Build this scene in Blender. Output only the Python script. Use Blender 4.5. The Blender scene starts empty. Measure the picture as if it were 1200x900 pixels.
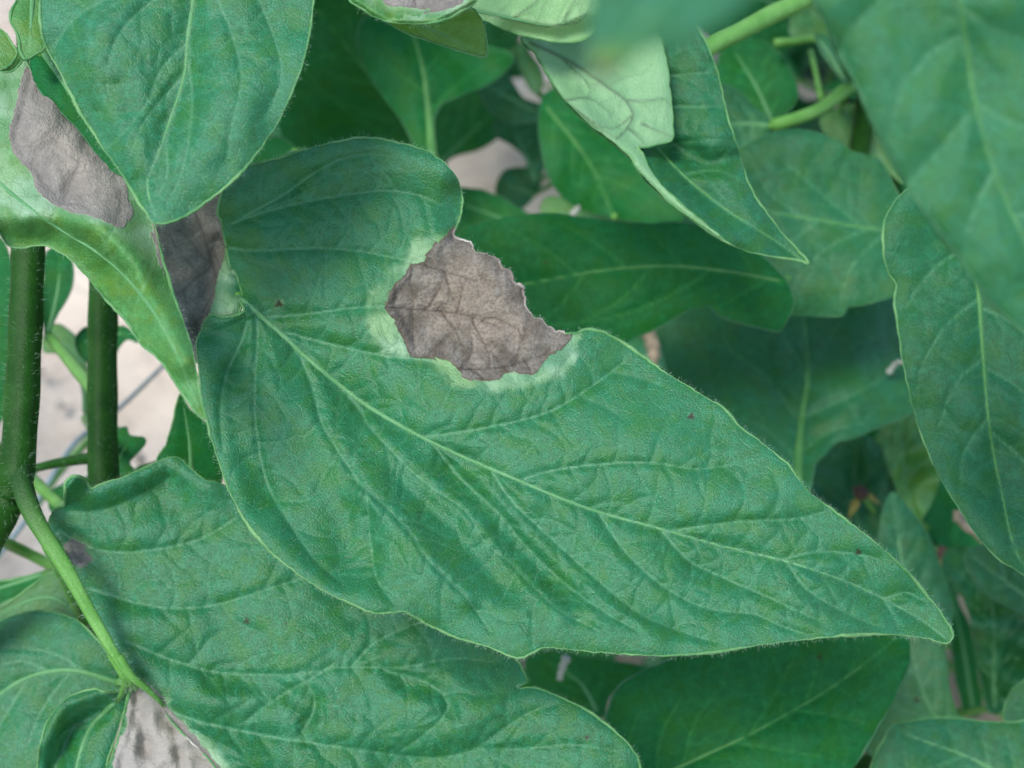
import bpy, math, random
import numpy as np
from mathutils import Vector, Matrix

# ------------------------------------------------------------------ camera, sky, sun, exposure
scene = bpy.context.scene
R = math.radians
FPX, CX, CY = 1648.0, 600.0, 450.0          # focal length in photo pixels (1200 x 900)
CAM_H, PITCH, FOCUS = 0.45, 45.0, 0.181
EXPOSURE = 1.1
SUN_EL, SUN_AZ = 62.0, -140.0                # azimuth from +Y (ahead of the camera), negative = left

cam_d = bpy.data.cameras.new("camera")
cam_d.sensor_fit = 'HORIZONTAL'; cam_d.sensor_width = 36.0
cam_d.lens = FPX * 36.0 / 1200.0
cam_d.clip_start = 0.005; cam_d.clip_end = 500.0
cam_d.dof.use_dof = True
cam_d.dof.focus_distance = FOCUS
cam_d.dof.aperture_fstop = 28.0
cam = bpy.data.objects.new("camera", cam_d)
scene.collection.objects.link(cam)
cam.location = (0, 0, CAM_H)
cam.rotation_euler = (R(90 - PITCH), 0, 0)
scene.camera = cam

world = bpy.data.worlds.new("World"); scene.world = world
world.use_nodes = True
wn = world.node_tree; wn.nodes.clear()
sky = wn.nodes.new('ShaderNodeTexSky'); sky.sky_type = 'NISHITA'; sky.sun_disc = False
sky.sun_elevation = R(SUN_EL); sky.sun_rotation = R(SUN_AZ)
sky.air_density = 1.0; sky.dust_density = 1.2; sky.ozone_density = 1.0
bg = wn.nodes.new('ShaderNodeBackground'); bg.inputs['Strength'].default_value = 0.15
wo = wn.nodes.new('ShaderNodeOutputWorld')
wn.links.new(sky.outputs[0], bg.inputs[0]); wn.links.new(bg.outputs[0], wo.inputs[0])

sun_d = bpy.data.lights.new("sun", 'SUN'); sun_d.energy = 1.5; sun_d.angle = R(18)
sun_d.color = (1.0, 0.96, 0.9)
sun = bpy.data.objects.new("sun", sun_d); scene.collection.objects.link(sun)
_d = Vector((math.sin(R(SUN_AZ)) * math.cos(R(SUN_EL)), math.cos(R(SUN_AZ)) * math.cos(R(SUN_EL)), math.sin(R(SUN_EL))))
sun.rotation_euler = _d.to_track_quat('Z', 'Y').to_euler()
sun.location = (0, 0, 3)

scene.view_settings.view_transform = 'Standard'
scene.view_settings.look = 'None'
scene.view_settings.exposure = EXPOSURE
scene.view_settings.gamma = 1.0
scene.view_settings.use_curve_mapping = False

rng = np.random.default_rng(11)
random.seed(5)
COL = scene.collection

# ------------------------------------------------------------------ pixel <-> place
_F = np.array([0, math.cos(R(PITCH)), -math.sin(R(PITCH))])
_U = np.array([0, math.sin(R(PITCH)), math.cos(R(PITCH))])
_R = np.array([1.0, 0, 0])
_C = np.array([0, 0, CAM_H])

def P(x, y, z):
    x = np.asarray(x, float); y = np.asarray(y, float); z = np.asarray(z, float)
    d = _F + ((x - CX) / FPX)[..., None] * _R + ((CY - y) / FPX)[..., None] * _U
    return _C + z[..., None] * d

def project(p):
    v = np.asarray(p) - _C
    z = v @ _F
    return CX + (v @ _R) / z * FPX, CY - (v @ _U) / z * FPX, z

# ------------------------------------------------------------------ materials
def nodes(name):
    m = bpy.data.materials.new(name); m.use_nodes = True
    n = m.node_tree.nodes; n.clear()
    return m, n, m.node_tree.links

def mixc(n, l, fac, a, b, blend='MIX'):
    m = n.new('ShaderNodeMix'); m.data_type = 'RGBA'; m.blend_type = blend
    for sock, v in ((m.inputs[0], fac), (m.inputs[6], a), (m.inputs[7], b)):
        if isinstance(v, (int, float)): sock.default_value = v
        elif isinstance(v, tuple): sock.default_value = (*v, 1)
        else: l.new(v, sock)
    return m.outputs[2]

def math_(n, l, op, a, b=0.0, c=0.0):
    m = n.new('ShaderNodeMath'); m.operation = op
    for sock, v in zip(m.inputs, (a, b, c)):
        if isinstance(v, (int, float)): sock.default_value = v
        else: l.new(v, sock)
    return m.outputs[0]

def smooth(n, l, v, lo, hi, a=0.0, b=1.0):
    m = n.new('ShaderNodeMapRange'); m.interpolation_type = 'SMOOTHSTEP'
    l.new(v, m.inputs[0])
    for i, x in enumerate((lo, hi, a, b)): m.inputs[i + 1].default_value = x
    return m.outputs[0]

def noise(n, l, vec, scale, detail=3.0, rough=0.55, dist=0.0):
    t = n.new('ShaderNodeTexNoise'); t.inputs['Scale'].default_value = scale
    t.inputs['Detail'].default_value = detail; t.inputs['Roughness'].default_value = rough
    t.inputs['Distortion'].default_value = dist
    if vec is not None: l.new(vec, t.inputs['Vector'])
    return t

def attr(n, name):
    a = n.new('ShaderNodeAttribute'); a.attribute_name = name
    return a

def leaf_material(name, dark, mid, vein, under, transl=0.16, grain=0.35, dead=False, sheen=0.0, spec=0.6):
    m, n, l = nodes(name)
    luv = attr(n, 'luv').outputs['Vector']
    av = attr(n, 'vein').outputs['Fac']; at = attr(n, 'tvein').outputs['Fac']
    ay = attr(n, 'yel').outputs['Fac']
    info = n.new('ShaderNodeObjectInfo')
    geo = n.new('ShaderNodeNewGeometry')
    # luv is in units of 100 photo pixels (about 11 mm)
    nb = noise(n, l, luv, 1.3, 2.0); big = nb.outputs[0]
    midn = noise(n, l, luv, 9.0, 2.0, 0.6).outputs[0]
    fine = noise(n, l, luv, 48.0, 2.0, 0.65).outputs[0]
    vor = n.new('ShaderNodeTexVoronoi'); vor.feature = 'DISTANCE_TO_EDGE'; vor.voronoi_dimensions = '2D'
    vor.inputs['Scale'].default_value = 6.5
    wob = n.new('ShaderNodeVectorMath'); wob.operation = 'MULTIPLY_ADD'
    l.new(midn, wob.inputs[0]); wob.inputs[1].default_value = (0.16, 0.16, 0.0)
    l.new(luv, wob.inputs[2]); l.new(wob.outputs[0], vor.inputs['Vector'])
    ret = smooth(n, l, vor.outputs['Distance'], 0.0, 0.09, 1.0, 0.0)
    # green blade
    g = mixc(n, l, smooth(n, l, big, 0.3, 0.7), dark, mid)
    hi = tuple(min(1, c * 1.25) for c in mid)
    g = mixc(n, l, smooth(n, l, midn, 0.35, 0.75), g, hi)
    warm = noise(n, l, luv, 3.3, 3.0, 0.65).outputs[0]      # uneven greening of the blade
    g = mixc(n, l, smooth(n, l, warm, 0.44, 0.66, 0.0, 0.85), g, (mid[0] * 1.5, mid[1] * 0.95, mid[2] * 0.36))
    g = mixc(n, l, smooth(n, l, fine, 0.56, 0.34, 0.0, 0.34 + grain * 0.7), g, (dark[0] * 0.8, dark[1] * 0.5, dark[2] * 0.35))
    g = mixc(n, l, smooth(n, l, fine, 0.55, 0.72, 0.0, grain * 1.15), g, (0.10, 0.30, 0.18))
    rnd = math_(n, l, 'MULTIPLY', info.outputs['Random'], 0.22)
    g = mixc(n, l, rnd, g, (mid[0] * 1.7, mid[1] * 1.0, mid[2] * 0.45))
    g = mixc(n, l, math_(n, l, 'MULTIPLY', ret, 0.09), g, vein)
    g = mixc(n, l, math_(n, l, 'MULTIPLY', at, 0.22), g, vein)
    g = mixc(n, l, math_(n, l, 'MULTIPLY', av, 0.62), g, vein)
    g = mixc(n, l, ay, g, (0.15, 0.27, 0.03))
    # underside
    u = mixc(n, l, math_(n, l, 'MULTIPLY', midn, 0.6), under, tuple(c * 0.75 for c in under))
    uv_d = math_(n, l, 'MAXIMUM', math_(n, l, 'MULTIPLY', at, 0.3), math_(n, l, 'MULTIPLY', av, 0.95))
    u = mixc(n, l, uv_d, u, tuple(c * 0.3 for c in under))
    c = mixc(n, l, geo.outputs['Backfacing'], g, u)
    hgt = math_(n, l, 'ADD', math_(n, l, 'MULTIPLY', fine, 0.75), math_(n, l, 'MULTIPLY', ret, -0.15))
    hgt = math_(n, l, 'ADD', hgt, math_(n, l, 'MULTIPLY', midn, 0.5))
    if dead:
        # pale halo and dead tissue, both with vein-bounded edges
        al = attr(n, 'les').outputs['Fac']; ah = attr(n, 'hal').outputs['Fac']
        jit = math_(n, l, 'MULTIPLY_ADD', midn, 0.5, -0.25)
        cell = n.new('ShaderNodeTexVoronoi'); cell.voronoi_dimensions = '2D'; cell.inputs['Scale'].default_value = 5.0
        l.new(wob.outputs[0], cell.inputs['Vector'])
        sp = n.new('ShaderNodeSeparateColor'); l.new(cell.outputs['Color'], sp.inputs[0])
        jc = math_(n, l, 'MULTIPLY_ADD', sp.outputs[0], 0.7, -0.35)      # edges step from areole to areole
        hs = math_(n, l, 'ADD', ah, math_(n, l, 'ADD', jit, math_(n, l, 'MULTIPLY', jc, 0.8)))
        halo = smooth(n, l, hs, -0.22, 0.42)
        hcol = mixc(n, l, smooth(n, l, big, 0.38, 0.62), (0.22, 0.40, 0.15), (0.37, 0.57, 0.38))
        hcol = mixc(n, l, math_(n, l, 'MULTIPLY', sp.outputs[1], 0.4), hcol, (0.25, 0.46, 0.27))
        hcol = mixc(n, l, smooth(n, l, fine, 0.3, 0.7, 0.0, 0.6), hcol, (0.28, 0.48, 0.24))
        hcol = mixc(n, l, math_(n, l, 'MULTIPLY', ret, 0.35), hcol, (0.12, 0.2, 0.08))
        patch = smooth(n, l, noise(n, l, luv, 2.3, 1.0).outputs[0], 0.36, 0.58, 0.2, 0.85)
        c = mixc(n, l, math_(n, l, 'MULTIPLY', halo, patch), c, hcol)
        ls = math_(n, l, 'ADD', al, math_(n, l, 'ADD', math_(n, l, 'MULTIPLY', jit, 0.7), math_(n, l, 'MULTIPLY', jc, 0.35)))
        les = smooth(n, l, ls, -0.05, 0.05)
        n1 = noise(n, l, luv, 3.4, 4.0, 0.6).outputs[0]
        n2 = noise(n, l, luv, 26.0, 3.0, 0.65).outputs[0]
        n3 = noise(n, l, luv, 9.0, 4.0, 0.7).outputs[0]
        deep = smooth(n, l, math_(n, l, 'ADD', al, math_(n, l, 'MULTIPLY_ADD', n1, 3.0, -1.5)), 0.7, 2.6)
        lc = mixc(n, l, smooth(n, l, n1, 0.36, 0.64), (0.128, 0.112, 0.088), (0.24, 0.222, 0.186))
        lc = mixc(n, l, math_(n, l, 'MULTIPLY', deep, 0.7), lc, (0.34, 0.285, 0.22))
        ring = math_(n, l, 'SINE', math_(n, l, 'ADD', math_(n, l, 'MULTIPLY', al, 7.0), math_(n, l, 'MULTIPLY', n1, 14.0)))
        lc = mixc(n, l, smooth(n, l, ring, 0.2, 1.0, 0.0, 0.2), lc, (0.12, 0.096, 0.078))
        lc = mixc(n, l, smooth(n, l, n2, 0.38, 0.6, 0.45, 0.0), lc, (0.085, 0.072, 0.058))
        lc = mixc(n, l, smooth(n, l, n3, 0.55, 0.72, 0.0, 0.5), lc, (0.33, 0.325, 0.29))
        lc = mixc(n, l, smooth(n, l, n3, 0.38, 0.28, 0.0, 0.6), lc, (0.10, 0.075, 0.065))
        lc = mixc(n, l, av, lc, (0.035, 0.025, 0.02))
        lc = mixc(n, l, math_(n, l, 'MULTIPLY', at, 0.75), lc, (0.06, 0.045, 0.035))
        lc = mixc(n, l, smooth(n, l, ls, 0.03, 0.2, 0.55, 0.0), lc, (0.09, 0.07, 0.045))
        lc = mixc(n, l, math_(n, l, 'MULTIPLY', attr(n, 'pale').outputs['Fac'], 0.7), lc, (0.46, 0.44, 0.40))
        c = mixc(n, l, les, c, lc)
        c = mixc(n, l, attr(n, 'spot').outputs['Fac'], c, (0.035, 0.022, 0.014))
        hgt = math_(n, l, 'ADD', hgt, math_(n, l, 'MULTIPLY', math_(n, l, 'MULTIPLY', n2, les), 1.6))
    bump1 = n.new('ShaderNodeBump'); bump1.inputs['Strength'].default_value = 0.5; bump1.inputs['Distance'].default_value = 0.0005
    l.new(hgt, bump1.inputs['Height'])
    p = n.new('ShaderNodeBsdfPrincipled')
    l.new(c, p.inputs['Base Color']); l.new(bump1.outputs[0], p.inputs['Normal'])
    p.inputs['Roughness'].default_value = 0.40; p.inputs['Specular IOR Level'].default_value = spec
    p.inputs['Sheen Weight'].default_value = sheen; p.inputs['Sheen Roughness'].default_value = 0.4
    p.inputs['Sheen Tint'].default_value = (0.7, 0.95, 0.85, 1)
    tr = n.new('ShaderNodeBsdfTranslucent')
    tc = mixc(n, l, 0.55, c, (0.09, 0.30, 0.02))
    mx = n.new('ShaderNodeMixShader'); mx.inputs[0].default_value = transl
    if dead:
        tc = mixc(n, l, les, tc, (0.14, 0.10, 0.07))
        l.new(smooth(n, l, les, 0.0, 1.0, transl, 0.06), mx.inputs[0])
        l.new(math_(n, l, 'MULTIPLY_ADD', les, 0.40, 0.40), p.inputs['Roughness'])
        l.new(smooth(n, l, les, 0.0, 1.0, spec, 0.1), p.inputs['Specular IOR Level'])
    l.new(tc, tr.inputs['Color'])
    l.new(p.outputs[0], mx.inputs[1]); l.new(tr.outputs[0], mx.inputs[2])
    o = n.new('ShaderNodeOutputMaterial'); l.new(mx.outputs[0], o.inputs[0])
    return m

G_MAIN = ((0.012, 0.134, 0.040), (0.019, 0.190, 0.088), (0.12, 0.33, 0.17), (0.23, 0.46, 0.21))
G_SHADED = ((0.005, 0.098, 0.022), (0.008, 0.128, 0.034), (0.04, 0.23, 0.05), (0.11, 0.28, 0.10))  # leaf green darkened so that leaves further back look shaded
G_FRESH = ((0.045, 0.20, 0.03), (0.07, 0.27, 0.07), (0.18, 0.44, 0.16), (0.26, 0.50, 0.20))
M_LEAF, M_LEAF_X = [leaf_material('leaf_green' + t, *G_MAIN, dead=d) for t, d in (('', False), ('_blighted', True))]
M_LEAF_M = leaf_material('leaf_mid_green', (0.010, 0.100, 0.030), (0.015, 0.142, 0.060), (0.09, 0.28, 0.12), (0.20, 0.42, 0.19), transl=0.12, grain=0.2, spec=0.36)  # leaf green darkened a step, light fall-off on side and rear leaves
M_LEAF_D, M_LEAF_DX = [leaf_material('leaf_deep_green' + t, *G_SHADED, transl=0.08, grain=0.1, dead=d, sheen=0.0, spec=0.14) for t, d in (('', False), ('_blighted', True))]
M_LEAF_Y, M_LEAF_YX = [leaf_material('leaf_fresh_green' + t, *G_FRESH, transl=0.22, grain=0.2, dead=d) for t, d in (('', False), ('_blighted', True))]
DEADMAT = {M_LEAF.name: M_LEAF_X, M_LEAF_D.name: M_LEAF_DX, M_LEAF_Y.name: M_LEAF_YX, M_LEAF_M.name: M_LEAF_X}

def stalk_material(name, a, b, rough=0.5, spec=0.3, start=None):
    m, n, l = nodes(name)
    tc = n.new('ShaderNodeTexCoord')
    nz = noise(n, l, tc.outputs['Object'], 220.0, 4.0)
    nf = noise(n, l, tc.outputs['Object'], 2600.0, 2.0)
    c = mixc(n, l, smooth(n, l, nz.outputs[0], 0.35, 0.7), a, b)
    c = mixc(n, l, smooth(n, l, nf.outputs[0], 0.6, 0.75, 0, 0.3), c, tuple(min(1, x * 1.8 + .01) for x in b))
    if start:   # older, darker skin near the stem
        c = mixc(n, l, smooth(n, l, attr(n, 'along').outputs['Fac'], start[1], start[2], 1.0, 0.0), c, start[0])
    bp = n.new('ShaderNodeBump'); bp.inputs['Strength'].default_value = 0.4; bp.inputs['Distance'].default_value = 0.0003
    l.new(nf.outputs[0], bp.inputs['Height'])
    p = n.new('ShaderNodeBsdfPrincipled'); l.new(c, p.inputs['Base Color']); l.new(bp.outputs[0], p.inputs['Normal'])
    p.inputs['Roughness'].default_value = rough; p.inputs['Specular IOR Level'].default_value = spec
    o = n.new('ShaderNodeOutputMaterial'); l.new(p.outputs[0], o.inputs[0])
    return m

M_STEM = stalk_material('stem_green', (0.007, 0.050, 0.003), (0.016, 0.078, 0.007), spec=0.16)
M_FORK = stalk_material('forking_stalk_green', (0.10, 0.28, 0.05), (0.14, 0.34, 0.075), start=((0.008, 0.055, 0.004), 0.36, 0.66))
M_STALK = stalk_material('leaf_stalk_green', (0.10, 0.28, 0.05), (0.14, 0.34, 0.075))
M_RIB = stalk_material('midrib_green', (0.085, 0.25, 0.09), (0.12, 0.31, 0.13))
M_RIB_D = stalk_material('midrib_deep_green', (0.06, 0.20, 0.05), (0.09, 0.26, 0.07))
M_RIM = stalk_material('leaf_margin_green', (0.07, 0.22, 0.07), (0.15, 0.33, 0.12))
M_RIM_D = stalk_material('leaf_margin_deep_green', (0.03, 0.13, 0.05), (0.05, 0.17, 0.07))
M_RIM_L = stalk_material('dead_margin_brown', (0.20, 0.17, 0.14), (0.55, 0.52, 0.46), 0.8)

def flat_material(name, col, rough=0.6, var=0.3, scale=300.0):
    m, n, l = nodes(name)
    tc = n.new('ShaderNodeTexCoord')
    nz = noise(n, l, tc.outputs['Object'], scale, 5.0)
    c = mixc(n, l, smooth(n, l, nz.outputs[0], 0.3, 0.7), tuple(x * (1 - var) for x in col), tuple(min(1, x * (1 + var)) for x in col))
    p = n.new('ShaderNodeBsdfPrincipled'); l.new(c, p.inputs['Base Color']); p.inputs['Roughness'].default_value = rough
    o = n.new('ShaderNodeOutputMaterial'); l.new(p.outputs[0], o.inputs[0])
    return m

M_HAIR = flat_material('plant_hair', (0.34, 0.52, 0.36), 0.5, 0.1)
M_LINE = flat_material('drip_line_grey', (0.22, 0.31, 0.33), 0.45, 0.15)
M_TWIG = flat_material('dry_twig', (0.30, 0.24, 0.17), 0.8, 0.35)
M_STRAW = flat_material('pale_straw', (0.34, 0.36, 0.31), 0.7, 0.2)
M_FRUIT = flat_material('green_fruit', (0.035, 0.10, 0.012), 0.3, 0.15, 120)
M_PETAL = flat_material('yellow_petal', (0.24, 0.20, 0.03), 0.6, 0.15)
M_WITHER = flat_material('withered_brown', (0.07, 0.035, 0.025), 0.8, 0.3)
M_CLOD = flat_material('soil_clod', (0.46, 0.41, 0.35), 0.95, 0.25, 200)

def soil_material():
    m, n, l = nodes('dry_soil')
    tc = n.new('ShaderNodeTexCoord'); v = tc.outputs['Object']
    a = noise(n, l, v, 7.0, 6.0, 0.6).outputs[0]; b = noise(n, l, v, 90.0, 6.0, 0.7).outputs[0]
    c = mixc(n, l, smooth(n, l, a, 0.35, 0.65), (0.54, 0.445, 0.35), (0.72, 0.62, 0.51))
    c = mixc(n, l, smooth(n, l, b, 0.5, 0.3, 0, 0.5), c, (0.30, 0.25, 0.20))
    bp = n.new('ShaderNodeBump'); bp.inputs['Distance'].default_value = 0.006; bp.inputs['Strength'].default_value = 0.7
    l.new(b, bp.inputs['Height'])
    p = n.new('ShaderNodeBsdfPrincipled'); l.new(c, p.inputs['Base Color']); l.new(bp.outputs[0], p.inputs['Normal'])
    p.inputs['Roughness'].default_value = 0.95; p.inputs['Specular IOR Level'].default_value = 0.15
    o = n.new('ShaderNodeOutputMaterial'); l.new(p.outputs[0], o.inputs[0])
    return m
M_SOIL = soil_material()

# ------------------------------------------------------------------ mesh helpers
def mk_mesh(name, verts, faces, mat, attrs=None, smooth_=True, normals=None):
    verts = np.ascontiguousarray(verts, dtype=np.float32); faces = np.asarray(faces, dtype=np.int32)
    k = faces.shape[1]
    me = bpy.data.meshes.new(name)
    me.vertices.add(len(verts)); me.vertices.foreach_set('co', verts.ravel())
    me.loops.add(faces.size); me.loops.foreach_set('vertex_index', faces.ravel())
    me.polygons.add(len(faces))
    me.polygons.foreach_set('loop_start', np.arange(0, faces.size, k, dtype=np.int32))
    me.polygons.foreach_set('loop_total', np.full(len(faces), k, dtype=np.int32))
    if smooth_: me.polygons.foreach_set('use_smooth', np.ones(len(faces), dtype=bool))
    me.update(calc_edges=True)
    for an, (typ, data) in (attrs or {}).items():
        a = me.attributes.new(an, typ, 'POINT')
        a.data.foreach_set('vector' if typ == 'FLOAT_VECTOR' else 'value', np.ascontiguousarray(data, dtype=np.float32).ravel())
    if normals is not None:
        me.normals_split_custom_set_from_vertices([tuple(v) for v in normals])
    me.materials.append(mat)
    return me

def link(name, me, parent=None, label=None, kind=None):
    o = bpy.data.objects.new(name, me); COL.objects.link(o)
    if parent is not None: o.parent = parent
    if label: o['label'] = label
    if kind: o['kind'] = kind
    return o

def child(name, verts, faces, mat, parent, origin, **kw):
    """mesh whose vertices are world points; parented so that it keeps its place"""
    lab = kw.pop('label', None); kind = kw.pop('kind', None)
    me = mk_mesh(name, np.asarray(verts) - origin, faces, mat, **kw)
    return link(name, me, parent, lab, kind)

def thing(name, label, cat, loc, group=None):
    e = bpy.data.objects.new(name, None); COL.objects.link(e)
    e.empty_display_size = 0.02
    e.location = tuple(float(v) for v in loc); e['label'] = label; e['category'] = cat
    if group: e['group'] = group
    return e

def tube(pts, rad, sides=8, cap=True, lobes=0.0):
    pts = np.asarray(pts, float); n = len(pts)
    rad = np.broadcast_to(np.asarray(rad, float), (n,))
    t = np.gradient(pts, axis=0); t /= np.linalg.norm(t, axis=1)[:, None] + 1e-12
    ref = np.array([0.3, 0.5, 0.81]); u = np.cross(t, ref); bad = np.linalg.norm(u, axis=1) < 0.2
    u[bad] = np.cross(t[bad], np.array([1.0, 0, 0])); u /= np.linalg.norm(u, axis=1)[:, None]
    w = np.cross(t, u)
    a = np.linspace(0, 2 * np.pi, sides, endpoint=False)
    v = pts[:, None] + (rad[:, None] * (1 + lobes * np.cos(4 * a)[None]))[:, :, None] * (np.cos(a)[None, :, None] * u[:, None] + np.sin(a)[None, :, None] * w[:, None])
    v = v.reshape(-1, 3)
    i, j = np.meshgrid(np.arange(n - 1), np.arange(sides), indexing='ij')
    j2 = (j + 1) % sides
    q = np.stack([i * sides + j, i * sides + j2, (i + 1) * sides + j2, (i + 1) * sides + j], -1).reshape(-1, 4)
    f = np.concatenate([q[:, [0, 1, 2]], q[:, [0, 2, 3]]])
    if cap:
        c0, c1 = len(v), len(v) + 1
        v = np.vstack([v, pts[0], pts[-1]])
        k = np.arange(sides); k2 = (k + 1) % sides
        f = np.concatenate([f, np.stack([np.full(sides, c0), k2, k], -1),
                            np.stack([np.full(sides, c1), (n - 1) * sides + k, (n - 1) * sides + k2], -1)])
    return v, f

def spline(pts, n=None, closed=False, step=None):
    """Catmull-Rom through the points, any dimension"""
    p = np.asarray(pts, float); m = len(p)
    if closed: q = np.vstack([p[-1], p, p[0], p[1]]); segs = m
    else: q = np.vstack([2 * p[0] - p[1], p, 2 * p[-1] - p[-2]]); segs = m - 1
    out = []
    for i in range(segs):
        a, b, c, d = q[i], q[i + 1], q[i + 2], q[i + 3]
        k = n or max(2, int(np.linalg.norm((c - b)[:2]) / step))
        t = np.linspace(0, 1, k, endpoint=False)[:, None]
        out.append(0.5 * (2 * b + (c - a) * t + (2 * a - 5 * b + 4 * c - d) * t ** 2 + (3 * b - a - 3 * c + d) * t ** 3))
    if not closed: out.append(p[-1:])
    return np.vstack(out)

def dist_segments(pts, poly, closed=False):
    """distance, nearest point and running parameter (0..1) to a polyline"""
    a = poly; b = np.roll(poly, -1, 0) if closed else poly[1:]
    if not closed: a = poly[:-1]
    n = len(pts); best = np.full(n, 1e18); bx = np.zeros(n); by = np.zeros(n); bt = np.zeros(n)
    px, py = pts[:, 0], pts[:, 1]; m = len(a)
    for k in range(m):
        ax, ay = a[k]; dx, dy = b[k] - a[k]; L = dx * dx + dy * dy + 1e-12
        t = np.clip(((px - ax) * dx + (py - ay) * dy) / L, 0, 1)
        qx = ax + t * dx; qy = ay + t * dy
        d = (px - qx) ** 2 + (py - qy) ** 2
        w = d < best
        best = np.where(w, d, best); bx = np.where(w, qx, bx); by = np.where(w, qy, by); bt = np.where(w, (k + t) / m, bt)
    return np.sqrt(best), np.stack([bx, by], -1), bt

def inside(pts, poly):
    px, py = pts[:, 0], pts[:, 1]; c = np.zeros(len(pts), bool)
    x1, y1 = poly[-1]
    for x2, y2 in poly:
        if y1 != y2:
            c ^= ((y1 > py) != (y2 > py)) & (px < (x2 - x1) * (py - y1) / (y2 - y1) + x1)
        x1, y1 = x2, y2
    return c

def sdist(pts, poly):
    d, q, _ = dist_segments(pts, poly, True)
    return np.where(inside(pts, poly), d, -d), q

def wave_noise(x, y, wl, seed, n=7):
    g = np.random.default_rng(seed); s = 0
    for _ in range(n):
        th = g.uniform(0, 2 * np.pi); w = 2 * np.pi / (wl * g.uniform(0.65, 1.6)); ph = g.uniform(0, 6.28)
        s = s + np.sin(w * (np.cos(th) * x + np.sin(th) * y) + ph)
    return s / math.sqrt(n)

def perlin(x, y, wl, seed, oct_=3):
    g = np.random.default_rng(seed); perm = g.permutation(512); ang = g.uniform(0, 2 * np.pi, 512)
    tot = 0; a = 1.0
    for o in range(oct_):
        X = np.asarray(x) / wl * 2 ** o + 37.7 * o; Y = np.asarray(y) / wl * 2 ** o - 11.3 * o
        xi = np.floor(X).astype(int); yi = np.floor(Y).astype(int); fx = X - xi; fy = Y - yi
        u = fx ** 3 * (fx * (fx * 6 - 15) + 10); v = fy ** 3 * (fy * (fy * 6 - 15) + 10)
        def gr(i, j, dx, dy):
            t = ang[perm[(perm[i & 511] + j) & 511]]; return np.cos(t) * dx + np.sin(t) * dy
        n = (gr(xi, yi, fx, fy) * (1 - u) + gr(xi + 1, yi, fx - 1, fy) * u) * (1 - v) + (gr(xi, yi + 1, fx, fy - 1) * (1 - u) + gr(xi + 1, yi + 1, fx - 1, fy - 1) * u) * v
        tot = tot + a * n * 1.6; a *= 0.5
    return tot

def mesh_polygon(poly, h):
    """triangulate a polygon on a warped, clipped triangle grid (2-D)"""
    x0, y0 = poly.min(0) - 2 * h; x1, y1 = poly.max(0) + 2 * h
    ry = h * 0.866; nx = int((x1 - x0) / h) + 2; ny = int((y1 - y0) / ry) + 2
    J, I = np.meshgrid(np.arange(ny), np.arange(nx), indexing='ij')
    pts = np.stack([x0 + (I + 0.5 * (J % 2)) * h, y0 + J * ry], -1).reshape(-1, 2)
    # signed distance on a coarse pre-pass first, to leave far outside points alone
    ins = inside(pts, poly)
    sd = np.where(ins, 1e3, -1e3)
    near = np.zeros(len(pts), bool)
    ii = ins.reshape(ny, nx); e = np.zeros_like(ii)
    for dj, di in ((0, 1), (1, 0), (1, 1), (1, -1)):
        s = np.roll(np.roll(ii, dj, 0), di, 1) != ii
        e |= s; e |= np.roll(np.roll(s, -dj, 0), -di, 1)
    e2 = e.copy()
    for dj, di in ((0, 1), (0, -1), (1, 0), (-1, 0)): e2 |= np.roll(np.roll(e, dj, 0), di, 1)
    near = e2.ravel()
    d, q, _ = dist_segments(pts[near], poly, True)
    s = np.where(ins[near], d, -d); sd[near] = s
    w = np.abs(s) < 0.3 * h
    idx = np.flatnonzero(near)[w]; pts[idx] = q[w]; sd[idx] = 0.0
    v = (J * nx + I)
    tris = []
    for par in (0, 1):
        r = np.arange(par, ny - 1, 2)
        a = v[r][:, :-1].ravel(); b = v[r][:, 1:].ravel(); c = v[r + 1][:, :-1].ravel(); dd = v[r + 1][:, 1:].ravel()
        if par == 0: tris += [np.stack([a, b, c], -1), np.stack([b, dd, c], -1)]
        else: tris += [np.stack([a, b, dd], -1), np.stack([a, dd, c], -1)]
    T = np.concatenate(tris)
    pos = sd >= 0
    cnt = pos[T].sum(1)
    full = T[cnt == 3]
    newp = []; cache = {}
    def cut(i, j):
        k = (i, j) if i < j else (j, i)
        if k not in cache:
            t = sd[i] / (sd[i] - sd[j]); cache[k] = len(pts) + len(newp); newp.append(pts[i] + t * (pts[j] - pts[i]))
        return cache[k]
    extra = []
    for tri in T[(cnt == 1) | (cnt == 2)]:
        o = [int(q_) for q_ in tri]; p_ = [bool(pos[q_]) for q_ in o]
        if sum(p_) == 1:
            k = p_.index(True); a, b, c = o[k], o[(k + 1) % 3], o[(k + 2) % 3]
            if sd[a] > 0: extra.append((a, cut(a, b), cut(a, c)))
        else:
            k = p_.index(False); a, b, c = o[k], o[(k + 1) % 3], o[(k + 2) % 3]
            if sd[b] > 0 and sd[c] > 0:
                m1, m2 = cut(b, a), cut(c, a); extra += [(b, c, m2), (b, m2, m1)]
            elif sd[b] > 0: extra.append((b, c, cut(b, a)))
            elif sd[c] > 0: extra.append((b, c, cut(c, a)))
    if newp: pts = np.vstack([pts, newp])
    F = np.concatenate([full, np.array(extra, dtype=np.int64).reshape(-1, 3)])
    used, inv = np.unique(F, return_inverse=True)
    return pts[used], inv.reshape(-1, 3)

def rotv(v, a):
    c, s = math.cos(a), math.sin(a); return np.array([c * v[0] - s * v[1], s * v[0] + c * v[1]])

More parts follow.
